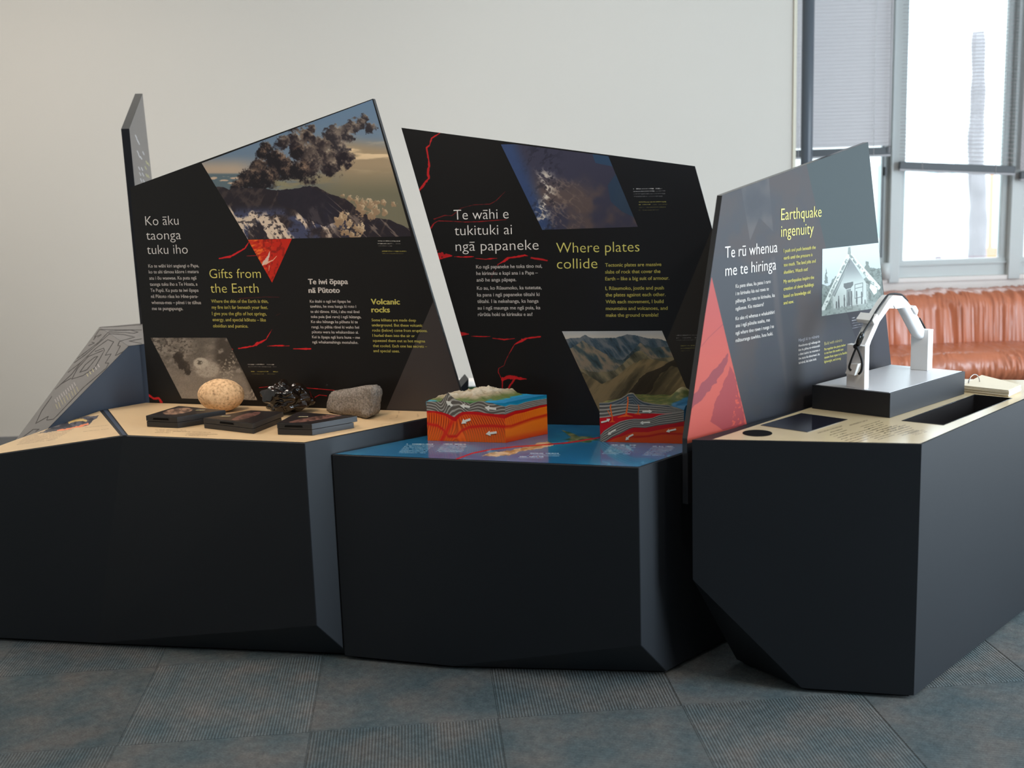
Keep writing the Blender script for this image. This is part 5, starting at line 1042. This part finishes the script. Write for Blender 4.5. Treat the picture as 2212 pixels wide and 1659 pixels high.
def p_g1s(X, Y):
    I = np.ones(X.shape + (3,)) * c3(238, 118, 18); t = curve(X, greyS); mo = curve(X, mohoS); rb_ = mo + curve(X, [(1091, 8), (1181, 4)]); md = curve(X, z8([(1280, 895), (1350, 890), (1430, 860), (1600, 800), (1780, 755)]))
    rib = .5 + .5 * np.sin(X * 1.7 + Y * .3); up_m = (Y < md); I = mixc(I, c3(200, 60, 10), rib * np.where(up_m, .7, .0) * sst(1180, 1100, X)); rib2 = .5 + .5 * np.sin(X * 2.6 + Y * .6); I = mixc(I, c3(210, 70, 12), rib2 * .5 * sst(0, 30, Y - md - 8)); I = mixc(I, c3(204, 50, 16), sst(7, 0, Y - md) * (Y > md) * .9); I = mixc(I, c3(206, 40, 10), sst(940, 955, Y + (X - 1091) * .2) * .6)
    I = mixc(I, c3(200, 30, 12), sst(-5, 0, Y - md) * (Y < md)); I = mixc(I, c3(190, 12, 14), ((Y > mo) & (Y < rb_)) * 1.0)
    g_ = strata(I.copy(), X, Y, 0 * X, t, mo, c3(168, 164, 156), c3(104, 98, 92), 4); m = (Y <= mo)[..., None] * 1.0; I = I * (1 - m) + g_ * m; sea = (Y < t); I = mixc(I, c3(16, 128, 168), sea * 1.0); I = mixc(I, c3(40, 170, 200), sea * (np.abs(Y - t + 1.5) < .7) * .7); return I
stop = up(g1b2, 0) * 1.0; S_top = up(g1b2, zsea)
print_sheet('side_strata', pS_, None, p_g1s, G1, 1800, .0004, .4, .4, .35, pts3=[g1b1, g1b2, S_top, up(g1b1, zsea)])
# body and terrain
bl = g1b0 + d2
zprism('core', inset([g1b0, g1b1, g1b2, bl], .001), ZM + .0015, zsea - .012, mat('model_core', srgb(214, 84, 20), .5, .4), G1)
def vcol_mat(name, rough=.6):
    m = bpy.data.materials.new(name); m.use_nodes = True; b = m.node_tree.nodes['Principled BSDF']; b.inputs['Roughness'].default_value = rough
    a = m.node_tree.nodes.new('ShaderNodeVertexColor'); a.layer_name = 'Col'; m.node_tree.links.new(a.outputs['Color'], b.inputs['Base Color']); return m
def terrain(name, O, E1, E2, nx, ny, hf, cf, parent, zb):
    U, V = np.meshgrid(np.linspace(0, 1, nx), np.linspace(0, 1, ny)); Hh = hf(U, V); C = cf(U, V, Hh)
    P = O[None, None, :] + U[..., None] * E1 + V[..., None] * E2; P[..., 2] = Hh
    vs = [tuple(p) for p in P.reshape(-1, 3)]; fs = [(j * nx + i, j * nx + i + 1, (j + 1) * nx + i + 1, (j + 1) * nx + i) for j in range(ny - 1) for i in range(nx - 1)]
    # skirts
    per = [i for i in range(nx)] + [j * nx + nx - 1 for j in range(1, ny)] + [(ny - 1) * nx + i for i in range(nx - 2, -1, -1)] + [j * nx for j in range(ny - 2, 0, -1)]
    b = len(vs); vs += [(vs[k][0], vs[k][1], zb) for k in per]; n = len(per); fs += [(per[i], per[(i + 1) % n], b + (i + 1) % n, b + i) for i in range(n)]
    me = bpy.data.meshes.new(name); me.from_pydata(vs, [], fs); me.update(); ca = me.color_attributes.new('Col', 'FLOAT_COLOR', 'POINT')
    cc = np.ones((len(vs), 4), np.float32); lin = np.where(C <= .04045, C / 12.92, ((C + .055) / 1.055) ** 2.4); cc[:nx * ny, :3] = lin.reshape(-1, 3); cc[nx * ny:, :3] = lin.reshape(-1, 3)[per]; ca.data.foreach_set('color', cc.ravel())
    for p in me.polygons[:(nx - 1) * (ny - 1)]: p.use_smooth = True
    return link(name, me, vcol_mat(name), parent)
fu = np.array([np.dot(p - g1b0, pF.e1) / L0 for p in F1]); fz = np.array([p[2] for p in F1])
def h1(U, V):
    fr_ = np.interp(U, fu, fz); n = .55 * ridge(U * 9, V * 7, 2.0, 2.0, 4, 241) + .6 * ridge(U * 9 + .5 * V, V * 7, .75, .75, 3, 246) - .62; n2 = fbm(U * 6, V * 5, 1, 1, 3, 243)
    mask = sst(.86, .5, U + .22 * (n2 - .5) + V * .05) * sst(-.05, .18, U); base = zsea + .001
    mt = base + mask * (.006 + .030 * np.clip(n + .22, 0, 1) + .012 * np.exp(-((U - .50 - .1 * V) / .22) ** 2 - ((V - .65) / .3) ** 2))
    w_ = sst(0, .10, V); return np.maximum(fr_ * (1 - w_) + mt * w_, base - .001)
def c1(U, V, Hh):
    n = fbm(U * 20, V * 16, 1, 1, 4, 245); z_ = (Hh - zsea) / .034; I = np.ones(U.shape + (3,)) * c3(84, 96, 40); I = mixc(I, c3(156, 140, 112), sst(.18, .42, z_ + .3 * (n - .5)) * sst(.85, .55, U)); I = mixc(I, c3(190, 178, 158), sst(.4, .8, z_ + .3 * (n - .5)) * (n > .3)); I = mixc(I, c3(60, 104, 50), sst(.15, .05, z_))
    I = mixc(I, c3(18, 128, 170), sst(.12, .07, z_) * sst(.68, .72, U + .06 * n)); I = mixc(I, c3(14, 104, 150), sst(.09, .06, z_) * sst(.85, .9, U + .1 * n) * .6); I = mixc(I, c3(40, 130, 150), sst(.12, .08, z_) * sst(.15, .1, U)); return I
terrain('terrain', g1b0, g1b1 - g1b0, d2, 130, 90, h1, c1, G1, zsea - .014)
def arrow(pl, pts, w_, parent, label=None, off=.0006, th=.0022):
    """raised arrow along pixel points on a plane"""
    P = [np.array(pl.st(pl.px(*q))) for q in pts]; L = []; R = []
    for i, p in enumerate(P[:-1]):
        d = unit(P[i + 1] - P[max(i - 1, 0)] if i else P[1] - P[0]); nrm = np.array([-d[1], d[0]]); L.append(p + nrm * w_ / 2); R.append(p - nrm * w_ / 2)
    d = unit(P[-1] - P[-2]); nrm = np.array([-d[1], d[0]]); hb = P[-1] - d * w_ * 2.2
    L.append(hb + nrm * w_ / 2); R.append(hb - nrm * w_ / 2)
    outl = L + [hb + nrm * w_ * 1.25, P[-1], hb - nrm * w_ * 1.25] + R[::-1]
    return prism('arrow', [pl.at(a[0], a[1], off) for a in outl], [pl.at(a[0], a[1], off + th) for a in outl], M['arrow'], parent)
for L in ([(650, 645), (610, 615), (575, 585)], [(858, 657), (740, 640)], [(1172, 682), (1035, 665)], [(865, 805), (800, 825), (757, 858)], [(1178, 960), (1048, 980)]): arrow(pF, z8(L), .0065, G1)

# ---- second model
z9 = lambda L: [(1280 + x / 10.055, 820 + y / 10.055) for x, y in L]
g2b0 = pz(1297, 954, ZM + .0015); g2b1 = pz(1477, 958.5, ZM + .0015)
G2_ = empty('geology_model', tuple(float(v) for v in g2b0), 'block model of a volcano with orange magma channels and red layers', 'geology model', 'cutaway earth models')
pG = Plane(g2b0, g2b1 - g2b0, Z); Lg = np.linalg.norm(g2b1 - g2b0) ; dg = unit(ms_) * .16
prof2 = z9([(145, 500), (350, 495), (500, 450), (620, 400), (720, 340), (770, 300), (880, 288), (930, 350), (1000, 420), (1100, 475), (1300, 520), (1480, 540), (1640, 545), (1760, 590), (1930, 640), (1985, 670)])
F2 = [pG.px(*q) for q in prof2]
def p_g2(X, Y):
    I = np.ones(X.shape + (3,)) * c3(206, 74, 14); lt, dk = c3(160, 152, 142), c3(88, 84, 80)
    rib = .5 + .5 * np.sin((X * .9 + Y * 1.0) * 2.1); I = mixc(I, c3(168, 46, 8), rib * .7); md = curve(X, z9([(900, 1250), (1200, 1230), (1500, 1170), (1985, 1180)])); I = mixc(I, c3(170, 20, 10), np.exp(-((Y - md) / 2.2) ** 2) * sst(1355, 1375, X))
    a = curve(X, z9([(145, 1700), (330, 1340), (500, 1270), (700, 1210), (900, 1140), (1200, 1140), (1500, 1080), (1700, 1040), (1985, 1010)])); I = mixc(I, c3(176, 10, 20), (Y < a) * 1.0); I = mixc(I, c3(120, 8, 18), (Y < a) * sst(.6, .8, .5 + .5 * np.sin((X - Y) * 1.6)) * sst(1440, 1460, X) * .7)
    st, sb = curve(X, z9([(145, 1230), (250, 1110), (420, 1000), (600, 910), (750, 870), (900, 850), (1150, 850), (1300, 830), (1450, 770), (1700, 730), (1985, 680)])), curve(X, z9([(145, 1400), (300, 1340), (420, 1260), (600, 1180), (800, 1070), (900, 1040), (1150, 1050), (1400, 1000), (1700, 960), (1985, 910)]))
    ru = curve(X, z9([(145, 835), (450, 800), (600, 770), (760, 720), (900, 735), (1600, 740), (1985, 690)]))
    I = mixc(I, c3(190, 8, 22), (Y < st) * 1.0); I = strata(I, X, Y, .1 * np.sin(X / 14), st, sb, lt, dk, 5)
    tp = curve(X, prof2); l1 = curve(X, z9([(145, 550), (500, 540), (760, 520), (1200, 560), (1480, 570), (1985, 650)])); I = mixc(I, dk, (Y < ru) * 1.0); I = strata(I, X, Y, .12 * np.sin(X / 10), l1, ru, lt, dk, 3.5)
    c_ = np.ones(I.shape) * c3(66, 74, 80); cone = .5 + .5 * np.sin((Y - tp) * 1.1); c_ = mixc(c_, c3(112, 118, 122), sst(.6, .9, cone)); c_ = mixc(c_, c3(170, 150, 120), sst(2.2, 1, Y - tp) * .7); m = ((Y < l1))[..., None] * 1.0; I = I * (1 - m) + c_ * m
    for pts, w_ in ((z9([(765, 380), (770, 480), (750, 640), (725, 770)]), [2, 2.4, 3, 4]), (z9([(400, 540), (385, 600), (400, 680), (425, 790), (430, 900)]), [1.5, 2.5, 2.2, 2.4, 3]), (z9([(330, 670), (370, 750), (420, 790)]), 1.3), (z9([(990, 545), (1010, 620), (985, 730)]), [1.5, 2, 2.5]), (z9([(550, 820), (720, 775), (870, 805)]), [1, 5, 1]), (z9([(910, 750), (990, 740), (1050, 765)]), [1, 4, 1]), (z9([(370, 925), (430, 905), (490, 920)]), [1, 4, 1])): I = mixc(I, c3(226, 96, 26), line_m(X, Y, pts, w_, .7, .4))
    return I
print_sheet('front_strata', pG, None, p_g2, G2_, 1800, .0004, .4, .4, .35, pts3=[g2b0, g2b1] + F2[::-1])
zl2 = float(F2[0][2]) 
gb1 = g2b1 + dg; gb0 = g2b0 + dg
zprism('core', inset([g2b0, g2b1, gb1, gb0], .001), ZM + .0015, zl2 - .045, mat('model_core', srgb(170, 60, 24), .5, .4), G2_)
fu2 = np.array([np.dot(p - g2b0, pG.e1) / Lg for p in F2]); fz2 = np.array([p[2] for p in F2])
def h2(U, V):
    fr_ = np.interp(U, fu2, fz2); n = ridge(U * 9, V * 7, 2.5, 2.5, 5, 251) - .5; pk = np.exp(-((U - .36) / .10) ** 2 - ((V - .03) / .14) ** 2) * .030; p2 = np.exp(-((U - .70) / .09) ** 2 - ((V - .75) / .22) ** 2) * .030
    b = zl2 - .002 + pk + p2 + .008 * np.clip(n, 0, 1) * sst(.95, .8, U); w_ = sst(0, .08, V); return fr_ * (1 - w_) + np.where(U > .9, zl2 - .006, b) * w_
def c2_(U, V, Hh):
    n = fbm(U * 20, V * 16, 1, 1, 4, 255); z_ = (Hh - zl2) / .03; I = np.ones(U.shape + (3,)) * c3(62, 72, 26); I = mixc(I, c3(104, 98, 50), sst(.4, .65, n)); I = mixc(I, c3(138, 128, 92), sst(.45, .8, z_ + .5 * (n - .5))); I = mixc(I, c3(16, 84, 120), sst(.80, .84, U + .16 * V * (1 - V) - .04 + .03 * n)); return I
terrain('terrain', g2b0, g2b1 - g2b0, dg, 130, 80, h2, c2_, G2_, zl2 - .05)
for L in ([(1085, 690), (1295, 688)], [(190, 925), (300, 900), (385, 850)], [(1248, 925), (1030, 940)], [(505, 1085), (420, 1130), (330, 1200)], [(1815, 1075), (1600, 1125)], [(885, 1190), (800, 1230), (717, 1315)]): arrow(pG, z9(L), .0042, G2_)

# ================================================================== WHITE ARCH MODEL ON ITS STAND
zbF = pz(1922, 903, ZR + .0015); zbL = pz(1754, 882, ZR + .0015); zbR = pz(2083, 851, ZR + .0015)
plv = Plane(zbF, zbF - zbL, Z); zs = float(plv.px(1924, 850)[2])
St = empty('model_stand', tuple(float(v) for v in zbF), 'shallow black box stand with a glossy white top on the right plinth', 'stand')
corn = [zbF, zbR, zbR + zbL - zbF, zbL]
zprism('stand_body', corn, ZR + .0015, zs, M['laminate'], St, .001)
zprism('white_top', inset([up(p, zs) for p in corn], .007), zs - .001, zs + .0012, M['whitegloss'], St, .0003)
za = zs + .0014
AR = empty('arch_model', tuple(float(v) for v in pz(1920, 820, za)), 'white model arch of interlocking pieces on two posts, strung with black cord', 'model')
v0 = pz(1867, 841.4, za); v1 = pz(2003, 801, za); pU = Plane(v0, v1 - v0, Z)            # lit side plane of the arch
wdir = unit(pz(1828, 835, za) - v0); wpost = np.linalg.norm(pz(1828, 835, za) - v0)
tpost = np.linalg.norm(pz(1879, 839, za) - v0)
def post(v, ztop, wscale=1.0):
    e = pU.e1 * tpost; q = [v, v + e, v + e + wdir * wpost * wscale, v + wdir * wpost * wscale]
    return zprism('post', q, za, ztop, M['white'], AR, .0012)
post(v0, float(pU.px(1870, 748)[2])); v1b = pz(1966, 798, za); v1r = pz(2013.6, 798.5, za)
zprism('post', [v1, v1r, v1r + v1b - v1, v1b], za, float(pU.px(2003.7, 713.4)[2]), M['white'], AR, .0012)
pUo = lambda o: Plane(v0 + wdir * o, pU.e1, Z)
wa = wpost * .62; off0 = wpost * .19
def arc(name, pxs, w0=off0, w_=wa, bevel=.0012):
    P = [pUo(w0).px(*q) for q in pxs]; return prism(name, P, [p + wdir * w_ for p in P], M['white'], AR, bevel, 1)
a1 = lambda L: [(1720 + x / 5.821, 620 + y / 5.821) for x, y in L]
# left rafter follows the lit strip measured in the photo (outer edge first)
arc('rafter', a1([(850, 770), (985, 470), (962, 425), (1022, 335), (1036, 372), (1165, 165), (1222, 108), (1232, 160), (1172, 270), (1050, 440), (940, 690), (915, 770)]))
arc('key_block', a1([(1222, 108), (1335, 112), (1380, 160), (1300, 272), (1172, 270), (1200, 210), (1232, 160)]))
# wedge peg blocks left of the rafter
arc('wedge_block', a1([(985, 470), (962, 425), (1022, 335), (1040, 400)]), off0 - wpost * .16, wa + wpost * .32)
# right rafter: flat outer face, rounded underneath
def drafter(name, outer, inner, taper=1):
    n = len(outer); VS = []; K = 9
    for i in range(n):
        A = pUo(off0).px(*outer[i]); B = pUo(off0 + wa * .6).px(*inner[i]) - wdir * wa * .6; w2 = wdir * wa
        VS.append(A); VS.append(A + w2)
        for k in range(K):
            a = math.pi * k / (K - 1); c = (1 - math.cos(a)) / 2; d = math.sin(a) ** .6
            VS.append(A + (B - A) * (.25 + .75 * d) + w2 * (1 - c))
    m_ = K + 2; FS = [(i * m_ + k, i * m_ + (k + 1) % m_, (i + 1) * m_ + (k + 1) % m_, (i + 1) * m_ + k) for i in range(n - 1) for k in range(m_)] + [tuple(range(m_)), tuple((n - 1) * m_ + k for k in range(m_))]
    o = geo(name, VS, FS, M['white'], AR); 
    for p in o.data.polygons: p.use_smooth = len(p.vertices) < 6
    return o
drafter('rafter', a1([(1325, 112), (1390, 170), (1465, 268), (1530, 370), (1595, 500), (1640, 590)]), a1([(1240, 255), (1290, 272), (1335, 365), (1395, 480), (1460, 600), (1530, 665)]))
arc('wedge_block', a1([(1462, 262), (1490, 232), (1512, 240), (1540, 295), (1525, 352), (1505, 335)]), off0 - wpost * .1, wa + wpost * .2)
arc('brace_block', a1([(1335, 125), (1232, 235), (1250, 275), (1400, 255), (1440, 235)]), off0 - wpost * .06, .006)
# peg through the near post
plP = Plane(v0 + wdir * wpost, v0 - (v0 + wdir * wpost), Z)
pg = [plP.px(*q, .004) for q in a1([(650, 1080), (700, 960), (815, 960), (770, 1108)])]; nP = plP.n
prism('peg', [p - nP * .004 for p in pg], [p + nP * .014 for p in pg], M['white'], AR, .001, 1)
ho = off0 + wa * .5
cord = [pUo(ho).px(*q) for q in a1([(1400, 165), (1330, 104), (1290, 92), (1230, 86), (1160, 100), (1100, 170), (1020, 285), (930, 435), (835, 585)])]
cord[0] = cord[0] - Z * .003
dlt = plP.px(*a1([(835, 585)])[0], .016) - cord[-1]
for i, c in enumerate(cord):
    cord[i] = c + dlt * (max(0, i - 4) / 4) ** 1
tube('cord', smoothpts(cord, 5), .0032, M['rope'], AR, 8)
tg = [plP.px(*q, .018) for q in a1([(835, 575), (770, 730)])]
tube('cord_toggle', [tg[0], tg[0] * .7 + tg[1] * .3, tg[0] * .3 + tg[1] * .7, tg[1]], .0085, M['plastic'], AR, 8, taper=[.75, 1, 1, .8])
tube('cord_toggle_clip', [tg[0] * .8 + tg[1] * .2 + nP * .007, tg[0] * .35 + tg[1] * .65 + nP * .007], .0045, M['plastic'], AR, 8)
bm = bmesh.new(); bmesh.ops.create_icosphere(bm, subdivisions=2, radius=.009)
for v in bm.verts: v.co *= 1 + .25 * mn.noise(v.co * 160)
kn = from_bm('knot', bm, M['rope'], None, True); kn.parent = AR; kn.matrix_parent_inverse = AR.matrix_world.inverted(); kn.location = plP.px(*a1([(757, 748)])[0], .016)
lp_ = [plP.px(*q, .019) for q in a1([(757, 755), (725, 830), (690, 920), (665, 1010), (690, 1050)])]; tube('cord_loop', smoothpts(lp_, 5), .0032, M['rope'], AR, 8)
lp_ = [plP.px(*q, .019) for q in a1([(762, 755), (795, 830), (822, 910), (830, 990), (815, 1060), (785, 1095)])]; tube('cord_loop', smoothpts(lp_, 5), .0036, M['rope'], AR, 8)
# blue cord end near the far post
c0 = [pUo(ho).px(*q) for q in a1([(1545, 395), (1590, 470), (1630, 545)])]; tube('cord_end', [c + pU.e1 * .002 for c in c0], .003, M['rope'], AR, 8)

# ================================================================== NOTE PAD
zn = ZR + .0015
nq = [(2060, 850), (2178, 858), (2205, 846), (2085, 828)]
NP = [pz(*q, zn) for q in ((2078, 846), (2178, 857.5), (2205, 845), (2120, 823))]
nb_ = empty('ring_bound_booklet', (float(np.mean([p[0] for p in NP])), float(np.mean([p[1] for p in NP])), zn), 'cream booklet with a metal ring lying beside the model stand', 'booklet')
for k in range(6):
    zprism('page' if k < 5 else 'cover', [p + np.array([random.uniform(-.002, .002), random.uniform(-.002, .002), 0]) for p in NP], zn + k * .0035, zn + k * .0035 + .0031, M['paper'], nb_, .0005)
zpt = zn + .021
r0 = pz(2092, 828, zpt); r1 = pz(2116, 824.5, zpt); rc_ = (r0 + r1) / 2; rr2 = np.linalg.norm(r1 - r0) / 2; ax = unit(r1 - r0)
tube('ring', [rc_ + ax * rr2 * math.cos(a) + Z * (rr2 * 1.15 * math.sin(a) - .002) for a in np.linspace(0, math.pi, 20)], .0016, M['steel'], nb_, 8)
